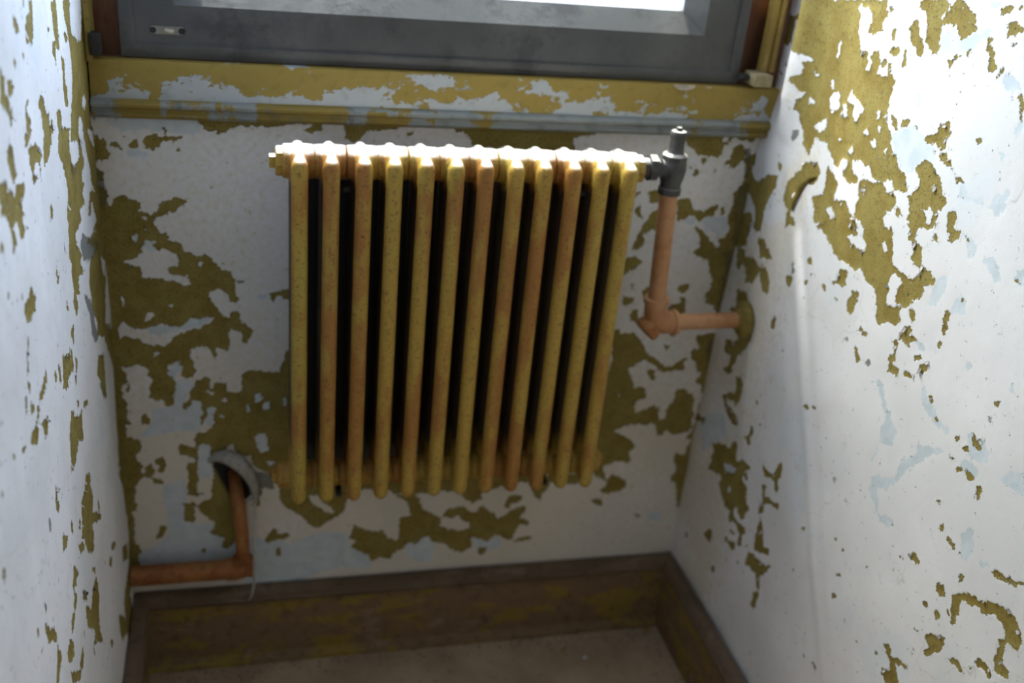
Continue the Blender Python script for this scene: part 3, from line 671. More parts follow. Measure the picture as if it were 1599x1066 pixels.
WEAR_LEFT = '''O 520,1355 498,1343 492,1334 510,1336 519,1344
O 529,1340 528,1337 532,1337
S 420,1353 401,1350 412,1326 434,1306 460,1317 447,1338 425,1340
O 470,1345 460,1342 470,1340
O 450,1358 439,1356 448,1349
S 278,1327 237,1324 246,1293 253,1267 273,1271 280,1292 276,1314
O 330,1310 306,1301 317,1300
O 295,1286 281,1282 291,1252 295,1261 306,1273
O 488,1311 479,1307 487,1303
O 533,1312 525,1310 531,1305 537,1308
S 599,1326 600,1314 591,1308 593,1294 582,1279 570,1265 588,1258 592,1275 605,1285 621,1290
S 578,1301 556,1299 550,1285 578,1286 584,1292
S 504,1262 488,1262 498,1253 485,1235 504,1225 521,1235
S 418,1249 395,1242 395,1226 373,1216 374,1183 424,1198 421,1230 432,1242
O 364,1206 352,1201 361,1187 376,1196
O 297,1226 284,1221 291,1218
O 248,1257 229,1250 234,1224 227,1209 222,1188 253,1196 251,1235
O 317,1204 289,1195 289,1179 313,1177 321,1191
O 185,1315 128,1306 143,1266 78,1240 50,1239 15,1288 -101,1270 -24,1185 1,1150 25,1116 2,1075 111,1107 118,1141 139,1152 172,1125 239,1144 201,1181 164,1226 171,1262 189,1300
W 82,1170 63,1154 84,1146 107,1157
O 209,1280 179,1269 189,1264 209,1271
O 438,1300 431,1297 436,1296
O 466,1296 460,1292 465,1290
S 609,1248 598,1244 592,1226 585,1207 607,1207 611,1218 619,1233
S 663,1225 634,1219 635,1206 621,1208 608,1194 597,1201 556,1193 569,1180 587,1181 575,1164 591,1163 585,1149 607,1150 610,1169 630,1171 626,1155 645,1148 640,1167 648,1186 672,1201 662,1206 672,1211
S 693,1177 682,1175 680,1152 686,1158
S 517,1217 472,1208 441,1187 463,1181 481,1194 504,1187 485,1175 505,1172 512,1186 517,1204
S 519,1239 484,1229 522,1221 536,1225
O 416,1210 356,1194 370,1190 379,1184 402,1172 438,1169 433,1184 428,1198
O 464,1180 454,1174 466,1170
O 465,1151 459,1145 465,1143
S 427,1118 411,1113 423,1102 430,1106
O 576,1151 560,1145 569,1144
O 315,1182 230,1159 248,1150 246,1117 227,1105 174,1102 173,1124 230,1159 162,1140 142,1106 131,1079 166,1072 150,1052 181,1050 152,1028 217,1040 203,1019 244,1022 271,1021 247,996 231,978 265,971 307,989 335,1022 321,1044 313,1074 291,1088 291,1106 309,1133 337,1159
G 250,1111 195,1092 235,1093 255,1103
O 126,1130 5,1096 3,1075 -71,1075 -137,1057 6,862 147,921 101,938 173,975 116,965 49,961 86,1007 112,993 138,1003 106,1025 46,1014 81,1037 83,1058 98,1083 107,1113
W 74,1116 15,1095 9,1066 47,1086
G 363,1053 354,1030 371,1040
G 201,1000 145,970 67,936 45,916 139,932 213,962 234,995
O 420,1051 414,1044 420,1043
O 437,1057 428,1039 412,1022 431,1019 433,1031
S 626,1086 604,1078 592,1089 583,1078 566,1065 579,1058 611,1060 625,1063 629,1076
O 687,1125 680,1121 685,1115 691,1118
O 634,1102 629,1098 633,1093 638,1096
G 655,1104 648,1098 655,1098
O 337,1020 244,981 241,964 210,945 270,964 275,937 307,950 295,928 324,926 335,949 323,966 325,992 314,999
O 148,942 -6,879 59,790 -55,709 11,622 27,631 13,680 77,765 86,779 155,814 143,830 170,865 171,888 184,915
W 39,898 5,877 22,854 44,877
G 240,923 185,890 157,860 166,846 145,802 175,810 203,842 200,869 237,907
W -55,801 -86,782 -39,750 -9,769
O 168,784 103,757 113,716 123,702 159,732 191,764 182,775
G 183,750 131,691 159,707
S 455,934 391,904 386,884 394,881 436,892 439,880 469,897 461,908 457,922
O 494,942 474,931 476,910 489,916
O 521,948 503,936 517,931
O 370,888 348,872 367,864 375,871
O 387,873 374,854 383,851
O 388,981 379,976 378,959 386,967
O 634,1049 628,1046 644,1027 642,1018 653,1019
O 655,1017 650,994 656,997
O 383,935 350,927 365,905 372,914
O 405,920 387,910 384,897
S 611,969 573,972 563,974 563,959 600,959
O 659,1009 649,1003 651,994 657,999
S 676,1001 667,1003 675,984 680,988
S 660,987 644,977 646,967 659,975
S 619,972 598,960 613,960
S 629,965 616,956 630,949 631,933 643,929 656,931 676,949 663,955 641,947
S 619,936 582,924 593,907 605,912
O 711,966 692,957 706,956 714,963
O 751,984 744,977 751,975
O 779,1041 772,1033 778,1032
S 438,845 419,834 413,822 357,795 366,759 389,771 409,786 432,773 457,769 475,781 469,801 466,825
O 389,836 375,824 381,816 389,825
S 337,801 300,783 311,780 335,792
O 360,801 347,791 357,790
O 183,743 124,711 123,683 150,704
O 373,704 339,681 347,669 332,641 339,630 357,630 286,574 290,568 368,615 368,590 459,660 443,671 433,697 394,696
O 299,609 292,592 304,589 308,603
S 580,829 570,818 577,808 572,790 587,792 591,812
O 517,730 508,724 507,705 524,720
O 465,694 451,682 457,674 470,686
G 634,821 623,806 633,799 637,809
O 578,754 553,735 555,733 579,751
S 786,970 782,959 786,959
S 812,979 804,971 811,972
O 466,901 438,885 447,882 468,898
O 9,647 -84,595 -144,479 -308,329 -250,258 -8,305 3,368 12,432 55,483 38,541 32,617
O 581,749 561,742 547,725 554,724 570,729 581,731
O 452,670 360,601 370,575 391,583 422,610 433,641
O 485,666 457,652 441,630 476,647
O 225,468 177,440 175,426 224,455
O 252,463 222,442 232,429 259,454
O 93,363 27,319 43,298 100,336
O 534,676 499,634 522,643 533,638 559,660 549,665
O 548,646 534,627 554,618 585,612 595,616 589,629 567,629
S 488,596 465,573 456,551 492,579
O 476,558 438,517 410,531 377,527 368,487 381,456 385,437 372,400 443,460 421,465 472,516 484,546
O 397,562 374,543 385,541 401,557
G 363,546 342,523 350,524
S 720,739 696,713 675,695 676,677 716,713
O 707,765 701,745 708,749
S 673,673 664,643 681,636 696,631 706,641 687,660
O 607,618 593,600 595,578 633,599 632,620
S 757,769 747,757 755,755
O 746,736 739,725 748,726
O 530,537 532,522 552,515 569,534 552,537
O 514,548 505,534 516,534
S 630,585 562,522 569,513 621,559
O 314,349 288,323 301,320 316,337
G 450,463 435,433 454,445
S 212,311 149,253 114,188 193,233 209,280
O 134,273 55,223 34,170 112,151 131,203
S 846,920 836,902 842,899 848,912
O 802,881 795,874 799,874
O 865,896 857,886 864,886
O -18,318 -109,178 -23,200 126,247 131,277 42,280'''
# ------------------------------------------------------------------ wear maps: outlines of bared paint, in mm on each wall
def raster(text, nu, nz, res):
    ch = {k: np.zeros((nz, nu), np.float32) for k in 'OBGYS'}
    for ln in text.split('\n'):
        t = ln.split(); k = t[0]; P = np.array([[float(v) for v in q.split(',')] for q in t[1:]])/1000/res
        lo = np.maximum(np.floor(P.min(0)).astype(int)-1, 0); hi = np.minimum(np.ceil(P.max(0)).astype(int)+2, (nu, nz))
        if lo[0] >= hi[0] or lo[1] >= hi[1]: continue
        uu, zz = np.meshgrid(np.arange(lo[0], hi[0])+.5, np.arange(lo[1], hi[1])+.5)
        ins = np.zeros(uu.shape, bool)
        for (x0, y0), (x1, y1) in zip(P, np.roll(P, -1, 0)):
            if y0 == y1: continue
            ins ^= ((y0 > zz) != (y1 > zz)) & (uu < (x1-x0)*(zz-y0)/(y1-y0)+x0)
        sl = (slice(lo[1], hi[1]), slice(lo[0], hi[0]))
        if k in 'OSWB':
            ch['O'][sl][ins] = {'O': 1, 'S': .92, 'W': 0, 'B': 0}[k]
            ch['S'][sl][ins] = 1 if k == 'S' else 0
        if k == 'B': ch['B'][sl][ins] = 1
        if k == 'W': ch['B'][sl][ins] = 0
        if k == 'G': ch['G'][sl][ins] = 1
        if k == 'Y': ch['Y'][sl][ins] = 1
    return ch
def blur(a, sig):
    r = int(3*sig)+1; k = np.exp(-np.arange(-r, r+1)**2/(2*sig*sig)); k /= k.sum()
    a = np.pad(a, r, mode='edge')
    a = sum(k[i]*a[:, i:a.shape[1]-2*r+i] for i in range(2*r+1))
    return sum(k[i]*a[i:a.shape[0]-2*r+i, :] for i in range(2*r+1))
def vnoise(u, z, scale, seed):
    r = np.random.default_rng(seed); T = r.random((64, 64)); x = u*scale+500; y = z*scale+500
    i, j = np.floor(x).astype(int), np.floor(y).astype(int); fx, fy = x-i, y-j
    fx, fy = fx*fx*(3-2*fx), fy*fy*(3-2*fy)
    g = lambda a, b: T[a % 64, b % 64]
    return (g(i, j)*(1-fx)+g(i+1, j)*fx)*(1-fy)+(g(i, j+1)*(1-fx)+g(i+1, j+1)*fx)*fy
def fbm(u, z, s, seed): return .5*vnoise(u, z, s, seed)+.3*vnoise(u, z, 2.1*s, seed+1)+.2*vnoise(u, z, 4.3*s, seed+2)

RES = .0015
class Wear:
    def __init__(s, text, umax, zmax, seed, seen):
        s.nu, s.nz = int(umax/RES), int(zmax/RES); s.ch = raster(text, s.nu, s.nz, RES)
        for k, sg in (('O', 1.05), ('B', 2), ('G', 1.5), ('Y', 12), ('S', 3)): s.ch[k] = blur(s.ch[k], sg)
        s.seed = seed; s.seen = seen
    def sample(s, u, z):
        u0, z0 = u, z                                   # ragged tearing of every outline
        u = u + .0042*(vnoise(u0, z0, 130, s.seed+40)-.5) + .0042*(vnoise(u0, z0, 260, s.seed+41)-.5)
        z = z + .0042*(vnoise(u0, z0, 130, s.seed+42)-.5) + .0042*(vnoise(u0, z0, 260, s.seed+43)-.5)
        i = np.clip((u/RES-.5), 0, s.nu-1.001); j = np.clip((z/RES-.5), 0, s.nz-1.001)
        a, b = np.floor(i).astype(int), np.floor(j).astype(int); fx, fy = i-a, j-b
        out = {}
        outside = ~s.seen(u, z)
        for k, A in s.ch.items():
            v = (A[b, a]*(1-fx)+A[b, np.minimum(a+1, s.nu-1)]*fx)*(1-fy)+(A[np.minimum(b+1, s.nz-1), a]*(1-fx)+A[np.minimum(b+1, s.nz-1), np.minimum(a+1, s.nu-1)]*fx)*fy
            out[k] = np.where(outside, 0, v)
        n = fbm(u, z, 9, s.seed); n2 = fbm(u, z, 5, s.seed+9)         # the wear goes on outside the view
        out['O'] = np.where(outside, np.clip((n-.56)*14, 0, 1), out['O'])
        out['B'] = np.where(outside, np.clip((n2-.60)*12, 0, 1), out['B'])
        if s.seed == 3: out['Y'] = np.maximum(out['Y'], .50+.25*(fbm(u, z, 4, 78)-.5)+np.clip((.80-z)/.40, 0, 1)*.55*np.clip(fbm(u, z, 4, 77)*2-.2, .4, 1))  # warm bounced light painted as back-wall tint, stronger low down
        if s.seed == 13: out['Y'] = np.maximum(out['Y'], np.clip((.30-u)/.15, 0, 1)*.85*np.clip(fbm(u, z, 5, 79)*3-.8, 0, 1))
        return out

ZR = [0, .18, .5, .6, .77, .83, .91, .985, 1.08, 1.165, 1.21, 1.35, 3]
OR = [-.006, -.006, -.008, -.0055, -.0045, -.002, .002, .005, .002, .011, .019, .026, .026]
def wall_x_right(u, z):                                # u = distance from the back wall
    lump = .005*(fbm(u, z, 3.5, 21)-.5) + .0008*(fbm(u, z, 22, 31)-.5)
    s1 = (z+1.6*u-1.315)/1.89; s2 = (z+1.75*u-1.46)/2.0; s3 = (z+1.6*u-1.20)/1.89
    ridge = RIDGE*(np.exp(-(s1/.018)**2) + .8*np.exp(-(s2/.024)**2) + .3*np.exp(-(s3/.03)**2))*np.clip((1.16-z)/.1, 0, 1)*np.clip((z-.3)/.2, 0, 1)
    splay = .022*np.exp(-((u-.095)/.035)**2)*np.clip((z-1.13)/.08, 0, 1)
    return W + np.interp(z, ZR, OR)*np.exp(-(u/.06)**2) + lump - ridge - splay
RIDGE = .0048
def wall_x_left(u, z):
    return -.004 + .004*(fbm(u, z, 5, 41)-.5) + .002*(fbm(u, z, 20, 51)-.5)
def wall_y_back(u, z):
    return .003*(fbm(u, z, 5, 61)-.5) + .0012*(fbm(u, z, 25, 71)-.5)

def steps(a, b, d): return list(np.linspace(a, b, max(2, int(round(abs(b-a)/d))+1)))
def wall_grid(name, us, zs, wear, pos, face_flip, hole=None):
    u, z = np.meshgrid(np.array(us), np.array(zs)); w = wear.sample(u, z)
    thick = .0008*w['O'] + .0003*w['B']
    edge = np.clip(1-np.abs(w['O']-.28)/.26, 0, 1)*.0007*(.4+1.2*vnoise(u, z, 60, 5))  # paint lifting along the torn edge
    co = pos(u, z, -thick+edge)                         # offset towards the room
    co = np.stack(co, -1).reshape(-1, 3).astype(np.float32)
    nz, nu = u.shape; idx = np.arange(nz*nu).reshape(nz, nu)
    q = np.stack([idx[:-1, :-1], idx[:-1, 1:], idx[1:, 1:], idx[1:, :-1]], -1).reshape(-1, 4)
    if hole is not None:
        uc = ((u[:-1, :-1]+u[1:, 1:])/2).ravel(); zc = ((z[:-1, :-1]+z[1:, 1:])/2).ravel(); q = q[~hole(uc, zc)]
    if face_flip: q = q[:, ::-1]
    me = bpy.data.meshes.new(name); me.vertices.add(len(co)); me.vertices.foreach_set('co', co.ravel())
    me.loops.add(q.size); me.loops.foreach_set('vertex_index', q.ravel().astype(np.int32))
    me.polygons.add(len(q)); me.polygons.foreach_set('loop_start', np.arange(0, q.size, 4, dtype=np.int32))
    me.polygons.foreach_set('use_smooth', np.ones(len(q), bool)); me.update(calc_edges=True)
    a = me.attributes.new('wear', 'FLOAT_COLOR', 'POINT')
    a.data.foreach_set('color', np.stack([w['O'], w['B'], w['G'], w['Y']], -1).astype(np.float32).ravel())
    b = me.attributes.new('speckle', 'FLOAT', 'POINT'); b.data.foreach_set('value', w['S'].astype(np.float32).ravel())
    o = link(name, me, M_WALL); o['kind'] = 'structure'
    return o

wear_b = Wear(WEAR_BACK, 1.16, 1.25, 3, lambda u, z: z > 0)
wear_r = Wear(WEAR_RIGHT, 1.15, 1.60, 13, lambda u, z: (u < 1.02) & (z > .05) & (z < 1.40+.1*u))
wear_l = Wear(WEAR_LEFT, 1.15, 1.60, 23, lambda u, z: (u < .95) & (z < 1.40))

LENS = [(.150,.478),(.170,.482),(.190,.472),(.207,.452),(.218,.425),(.222,.395),(.205,.378),(.190,.385),(.178,.402),(.166,.430),(.155,.458)]
def in_poly(u, z, P):
    r = np.zeros(np.shape(u), bool)
    for (x0, y0), (x1, y1) in zip(P, P[1:]+P[:1]):
        if y0 != y1: r ^= ((y0 > z) != (y1 > z)) & (u < (x1-x0)*(z-y0)/(y1-y0)+x0)
    return r
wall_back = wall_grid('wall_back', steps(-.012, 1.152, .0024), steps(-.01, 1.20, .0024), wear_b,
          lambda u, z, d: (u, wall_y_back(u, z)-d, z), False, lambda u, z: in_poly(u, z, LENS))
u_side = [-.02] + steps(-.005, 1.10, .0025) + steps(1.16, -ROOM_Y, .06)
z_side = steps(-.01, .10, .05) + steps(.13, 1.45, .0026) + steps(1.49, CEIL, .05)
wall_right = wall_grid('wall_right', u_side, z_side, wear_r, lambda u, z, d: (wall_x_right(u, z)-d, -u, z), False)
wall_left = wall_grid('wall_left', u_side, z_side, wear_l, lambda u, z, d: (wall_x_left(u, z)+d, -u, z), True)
for nm, b in (('floor', (-.3, W+.3, ROOM_Y-.2, .2, -.12, 0)), ('ceiling', (-.3, W+.3, ROOM_Y-.2, .2, CEIL, CEIL+.1)),
              ('wall_rear', (-.2, W+.2, ROOM_Y-.12, ROOM_Y, 0, CEIL))):
    setp(obj(nm, box(bmesh.new(), *b), M_FLOOR if nm == 'floor' else M_CEIL), kind='structure')
# solid masonry behind the plaster skins
bm = bmesh.new()
box(bm, -.16, -.022, ROOM_Y, .12, 0, CEIL); box(bm, W+.04, W+.18, ROOM_Y, .12, 0, CEIL)
box(bm, -.02, W+.04, .075, .14, 0, 1.195)
setp(obj('wall_outer', bm, M_CEIL, smooth=False), kind='structure')
setp(obj('trim_1', box(bmesh.new(), -.02, W+.04, -.004, .12, 2.30, CEIL), M_CEIL), kind='structure')

# ------------------------------------------------------------------ window: apron, moulding, reveal wood, casings, steel sash
def moulded(name, prof, p0, p1, u, v, mat, parent=None):
    return obj(name, extrude_profile(bmesh.new(), prof, p0, p1, u, v), mat, parent)
XA, XB = -.003, 1.138
apron = setp(obj('trim_2', box(bmesh.new(), XA, XB, -.018, .06, 1.135, 1.205, .002), M_APRON), kind='structure')
apron['label'] = 'olive and grey-blue painted apron board under the window'
mprof = [(0, 0), (.016, 0), (.024, .004), (.026, .008), (.022, .012), (.022, .016), (.030, .020), (.031, .025), (.026, .029), (.018, .031), (0, .031)]
setp(moulded('trim_3', mprof, (XA, 0, 1.1165), (XB, 0, 1.1165), (0, -1, 0), (0, 0, 1), M_MOULD), kind='structure')

win = empty('window_1', (.55, -.03, 1.21), kind='structure')
wp = lambda n, bm, m, s=True: obj(n, bm, m, win, s)
# reveal boards at both sides of the sash, sill board behind it
wp('side_board', box(bmesh.new(), -.01, .043, .012, .07, 1.203, 2.30, .002), M_WOOD)
# right-hand filler: lowest board visible, unseen ones added with gaps shaping the sun streak
for z0, z1 in ((1.203, 1.372), (1.428, 1.505), (1.535, 1.60)):
    wp('side_board', box(bmesh.new(), 1.058, 1.125, .026, .044, z0, z1, .002), M_WOOD)
wp('jamb_board', box(bmesh.new(), 1.112, 1.135, .0, .15, 1.203, 2.30, .002), M_WOOD)
wp('sill_board', box(bmesh.new(), -.01, 1.12, .004, .10, 1.2, 1.2070, .001), M_WOOD)
# steel sash: four mitred rails round the glass, a raised flange outside, a bevel inside
X0, X1, Z0, Z1 = .043, 1.059, 1.2075, 2.27; GX0, GX1, GZ0, GZ1 = .155, .950, 1.320, 2.16
def rail(a, b, c, d, inner):
    """quad rail from outer corners a,b to inner corners c,d (x,z) with section: flange, face, bevel"""
    bm = bmesh.new(); f = [(0, .024), (0, -.001), (.10, -.005), (.175, -.005), (.20, .0), (.70, .0), (1.0, .030), (1.0, .048), (0, .048)]
    A = [bm.verts.new((a[0]+(d[0]-a[0])*t, y, a[1]+(d[1]-a[1])*t)) for t, y in f]
    B = [bm.verts.new((b[0]+(c[0]-b[0])*t, y, b[1]+(c[1]-b[1])*t)) for t, y in f]
    n = len(f)
    for i in range(n): bm.faces.new((A[i], A[(i+1)%n], B[(i+1)%n], B[i]))
    bm.faces.new(A[::-1]); bm.faces.new(B)
    return bm
o4, i4 = [(X0, Z0), (X1, Z0), (X1, Z1), (X0, Z1)], [(GX0, GZ0), (GX1, GZ0), (GX1, GZ1), (GX0, GZ1)]
for k in range(4):
    wp('sash_rail', rail(o4[k], o4[(k+1)%4], i4[(k+1)%4], i4[k], 0), M_STEEL)
wp('glass_pane', box(bmesh.new(), GX0-.005, GX1+.005, .036, .040, GZ0-.005, GZ1+.005), M_GLASS, False)
# latch scar: scraped plate with two screw holes on the lower left rail
sc = wp('latch_scar', box(bmesh.new(), .088, .134, -.0012, .001, 1.2425, 1.2545, .0008), flat('scraped_paint', (.27, .26, .23)))
for x in (.0905, .1315):
    obj('screw_hole', lathe(bmesh.new(), (x, -.0005, 1.2485), (0, -1, 0), [(0, .0048), (.0018, .0046), (.0019, .0030), (.0004, .0026)], 14), M_DARK, win)
wp('latch_stub', tube(bmesh.new(), [(.108, -.001, 1.2485), (.114, -.0025, 1.2480), (.120, -.001, 1.2475)], .0032, 10), M_PALE)
# hinge pin by the right foot of the sash, dark catch at the left
wp('hinge_pin', lathe(bmesh.new(), (1.050, -.020, 1.224), (1, 0, 0), [(0, .005), (.003, .0065), (.016, .0065), (.018, .0045), (.030, .0045)], 14), M_DARK)
wp('catch', box(bmesh.new(), .002, .018, -.030, -.010, 1.212, 1.245, .003), M_DARK)
# casing on the right: two beads and a quirk, its foot block below
casing = setp(moulded('trim_4', [(0, 0), (0, .009), (.003, .013), (.009, .014), (.014, .011), (.0155, .005), (.019, .005), (.0205, .009), (.026, .010), (.031, .007), (.034, .001), (.035, 0)],
              (1.093, .002, 1.232), (1.093, .002, 2.30), (1, 0, 0), (0, -1, 0), M_CASING), kind='structure')
obj('foot_block', box(bmesh.new(), 1.070, 1.104, -.044, .0, 1.2125, 1.2335, .003), M_PALE_BLOCK, casing)
lcas = setp(moulded('trim_5', [(0, 0), (0, .022), (.006, .026), (.012, .022), (.014, .010), (.016, 0)],
              (-.008, -.002, 1.203), (-.008, -.002, 2.30), (1, 0, 0), (0, -1, 0), M_OLIVE), kind='structure')

# ------------------------------------------------------------------ baseboards
cap = [(0, .150), (.018, .150), (.020, .153), (.027, .156), (.028, .163), (.024, .168), (.023, .174), (.017, .180), (.008, .1826), (0, .1826)]
board = [(0, 0), (.017, 0), (.017, .146), (.015, .1495), (0, .1495)]
shoe = [(.0165, 0), (.032, 0), (.031, .009), (.026, .016), (.0165, .020)]
def baseboard(name, p0, p1, u, shoe_on=True):
    b = setp(moulded(name, board, p0, p1, u, (0, 0, 1), M_BASE), kind='structure')
    moulded('cap_moulding', cap, p0, p1, u, (0, 0, 1), M_CAP, b)
    if shoe_on: moulded('shoe_moulding', shoe, p0, p1, u, (0, 0, 1), M_BASE, b)
baseboard('baseboard_back', (.0, -.003, 0), (1.112, -.003, 0), (0, -1, 0))
baseboard('baseboard_right', (1.114, -.017, 0), (1.114, ROOM_Y, 0), (-1, 0, 0), False)
baseboard('baseboard_left', (-.002, -.017, 0), (-.002, ROOM_Y, 0), (1, 0, 0), False)

# ------------------------------------------------------------------ radiator
PX0, PITCH, NSEC = .2990, .0473, 12
YC, YF, YM, YR = -.130, -.172, -.130, -.089          # hub, front, middle, rear columns
ZT, ZB = 1.090, .5235
def section_mesh():
    """one cast section: three columns joined by a round-shouldered head and foot and the hubs"""
    bm = bmesh.new(); RX, RY = .0128, .0150
    def column(y, z0, z1):
        n, m = 20, 6; rings = []
        prof = [(z0+RX*1.15*(1-math.cos(a)), math.sin(a)) for a in [i*math.pi/2/m for i in range(1, m+1)]]
        prof += [(z1-RX*1.15*(1-math.cos(a)), math.sin(a)) for a in [i*math.pi/2/m for i in range(m, 0, -1)]]
        lo = bm.verts.new((0, y, z0)); hi = bm.verts.new((0, y, z1))
        for z, k in prof: rings.append([bm.verts.new((RX*k*math.cos(t), y+RY*k*math.sin(t), z)) for t in [j*2*math.pi/n for j in range(n)]])
        for a, b in zip(rings, rings[1:]):
            for j in range(n): bm.faces.new((a[j], a[(j+1)%n], b[(j+1)%n], b[j]))
        for j in range(n): bm.faces.new((lo, rings[0][(j+1)%n], rings[0][j])); bm.faces.new((hi, rings[-1][j], rings[-1][(j+1)%n]))
    column(YF, .4925, 1.1085); column(YM, .497, 1.112); column(YR, .500, 1.1085)
    for zc, s in ((ZT, 1), (ZB, -1)):
        # head: ridge-backed slab swept front to back over the hub
        zt = zc + s*.0265; zb = zc - s*.026
        ys = np.linspace(YF-.006, YR+.006, 13); ring = []
        for i, y in enumerate(ys):
            e = abs(i-6)/6; top = zt - s*(.004*e**2 + .016*max(0, e-.72)/.28); hw = RX*(1-.35*max(0, e-.8)/.2)
            ring.append([bm.verts.new((x, y, z)) for x, z in ((-hw, zb), (-hw, top-s*.020), (-hw*.80, top-s*.007), (-hw*.35, top-s*.001), (0, top), (hw*.35, top-s*.001), (hw*.80, top-s*.007), (hw, top-s*.020), (hw, zb))])
        for a, b in zip(ring, ring[1:]):
            for j in range(9): bm.faces.new((a[j], a[(j+1)%9], b[(j+1)%9], b[j]))
        bm.faces.new(ring[0]); bm.faces.new(ring[-1][::-1])
        hr = .0262 if s > 0 else .0245; hp = PITCH/2
        pr = [(-hp-.0004, hr*.985), (-hp+.003, hr), (-RX*.6, hr*1.02), (0, hr*1.03), (RX*.6, hr*1.02), (hp-.003, hr), (hp+.0004, hr*.985)]
        lathe(bm, (0, YC, zc), (1, 0, 0), pr, 28)
    bmesh.ops.recalc_face_normals(bm, faces=bm.faces)
    me = bpy.data.meshes.new('section_rough'); bm.to_mesh(me); bm.free()
    tmp = bpy.data.objects.new('tmp', me); COL.objects.link(tmp)
    r = tmp.modifiers.new('r', 'REMESH'); r.mode = 'VOXEL'; r.voxel_size = .0026; r.use_smooth_shade = True
    sm = tmp.modifiers.new('s', 'SMOOTH'); sm.factor = .6; sm.iterations = 5
    dg = bpy.context.evaluated_depsgraph_get(); ev = tmp.evaluated_get(dg)
    out = bpy.data.meshes.new_from_object(ev); out.name = 'section'
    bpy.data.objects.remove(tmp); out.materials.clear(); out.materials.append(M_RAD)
    out.polygons.foreach_set('use_smooth', [True]*len(out.polygons))
    return out
rad = empty('radiator', (.56, YC, .49), 'ochre painted cast iron radiator with rust patches hung under the window', 'radiator')
sec = section_mesh()
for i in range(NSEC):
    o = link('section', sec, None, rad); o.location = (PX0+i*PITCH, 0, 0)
    o.rotation_euler = (0, random.uniform(-.0012, .0012), 0)
def plug(x, zc, side):
    lathe_b = bmesh.new()
    lathe(lathe_b, (x, YC, zc), (side, 0, 0), [(0, .0235), (.009, .0235), (.0105, .022), (.011, .0125)], 8)
    o = obj('bushing', lathe_b, M_RAD, rad)
    b = bmesh.new(); box(b, min(x+side*.010, x+side*.020), max(x+side*.010, x+side*.020), YC-.009, YC+.009, zc-.009, zc+.009, .0015)
    obj('square_plug', b, M_RAD, rad)
plug(PX0-PITCH/2, ZT, -1); plug(PX0-PITCH/2, ZB, -1); plug(PX0+11.5*PITCH, ZB, 1)
XR = PX0+11.5*PITCH
obj('bushing', lathe(bmesh.new(), (XR, YC, ZT), (1, 0, 0), [(0, .0235), (.008, .0235), (.010, .0215), (.0105, .016)], 8), M_RAD, rad)
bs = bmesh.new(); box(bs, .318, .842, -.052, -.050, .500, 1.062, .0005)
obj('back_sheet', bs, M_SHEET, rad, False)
# wall hangers holding it off the plaster (seen only between the columns)
for x in (PX0+1.5*PITCH, PX0+9.5*PITCH):
    for z in (ZT-.036, ZB-.032):
        b = bmesh.new(); box(b, x-.005, x+.005, -.155, .0, z-.004, z+.004, .001)
        obj('wall_hanger', b, M_DARK, rad)

# ------------------------------------------------------------------ valve
VX = .9085
vz = 1.0925
valve = empty('radiator_valve', (VX, YC, 1.048), 'dark grey angle valve with bonnet at the right end of the radiator', 'valve')
obj('body', lathe(bmesh.new(), (VX, YC, 1.0475), (.0, 0, 1), [(0, .0165), (.001, .0192), (.011, .0195), (.0135, .0172), (.020, .0175), (.030, .0205), (.045, .0222), (.056, .0215), (.0605, .0190)], 32), M_VALVE, valve)
b = bmesh.new(); tube(b, [(VX-.006, YC, vz), (VX-.022, YC, vz)], [.0165, .0150], 24); obj('outlet', b, M_VALVE, valve)
obj('bonnet_nut', lathe(bmesh.new(), (VX, YC, 1.1075), (0, 0, 1), [(0, .0200), (.0005, .0218), (.0075, .0218), (.009, .0195), (.012, .0150)], 8), M_VALVE, valve)
obj('bonnet', lathe(bmesh.new(), (VX, YC, 1.1185), (0, 0, 1), [(0, .0150), (.004, .0132), (.012, .0124), (.024, .0126), (.026, .0140), (.033, .0142), (.0365, .0120), (.0375, .0060)], 28), M_VALVE, valve)
obj('stem', lathe(bmesh.new(), (VX, YC, 1.155), (0, 0, 1), [(0, .0050), (.005, .0050), (.0062, .0042), (.0063, .0022), (.0035, .0020)], 16), M_VALVE, valve)
obj('union_nut', lathe(bmesh.new(), (XR+.021, YC, vz), (1, 0, 0), [(0, .018), (.0005, .0222), (.013, .0222), (.0145, .0185), (.018, .0165)], 8), M_VALVE, valve)
obj('tailpiece', lathe(bmesh.new(), (XR+.0095, YC, vz-.001), (1, 0, 0), [(0, .0165), (.007, .0170), (.012, .0165)], 24), M_VALVE, valve)

# ------------------------------------------------------------------ supply pipe on the right
P_TOP, EL = Vector((VX, YC, 1.049)), Vector((.926, -.122, .803)); END = Vector((1.116, -.098, .795))
sp = empty('supply_pipe', tuple(EL), 'peach painted supply pipe dropping from the valve and turning into the right wall', 'pipe')
dn = (EL-P_TOP).normalized(); hz = (END-EL).normalized()
obj('riser', tube(bmesh.new(), [P_TOP, EL-dn*.034], .0155, 24), M_PIPE, sp)
ec = EL
path = [EL-dn*.046, EL-dn*.030] + [EL-dn*.030*(1-t)**2 + hz*.030*t**2 for t in (.2, .35, .5, .65, .8)] + [EL+hz*.030, EL+hz*.036]
eb = tube(bmesh.new(), path, [.0200, .0205, .0215, .0222, .0225, .0222, .0215, .0205, .0200], 24)
obj('elbow', eb, M_PIPE, sp)
for c0, d in ((EL-dn*.052, dn), (EL+hz*.034, hz)):
    obj('elbow_collar', lathe(bmesh.new(), c0, d, [(0, .018), (.001, .0228), (.009, .0235), (.0105, .021)], 24), M_PIPE, sp)
obj('elbow_back', lathe(bmesh.new(), EL+Vector((.004, .0, .006)), (-.72, -.15, -.68), [(0, .016), (.018, .0235), (.026, .0240), (.030, .0225), (.031, .012)], 24), M_PIPE_R, sp)
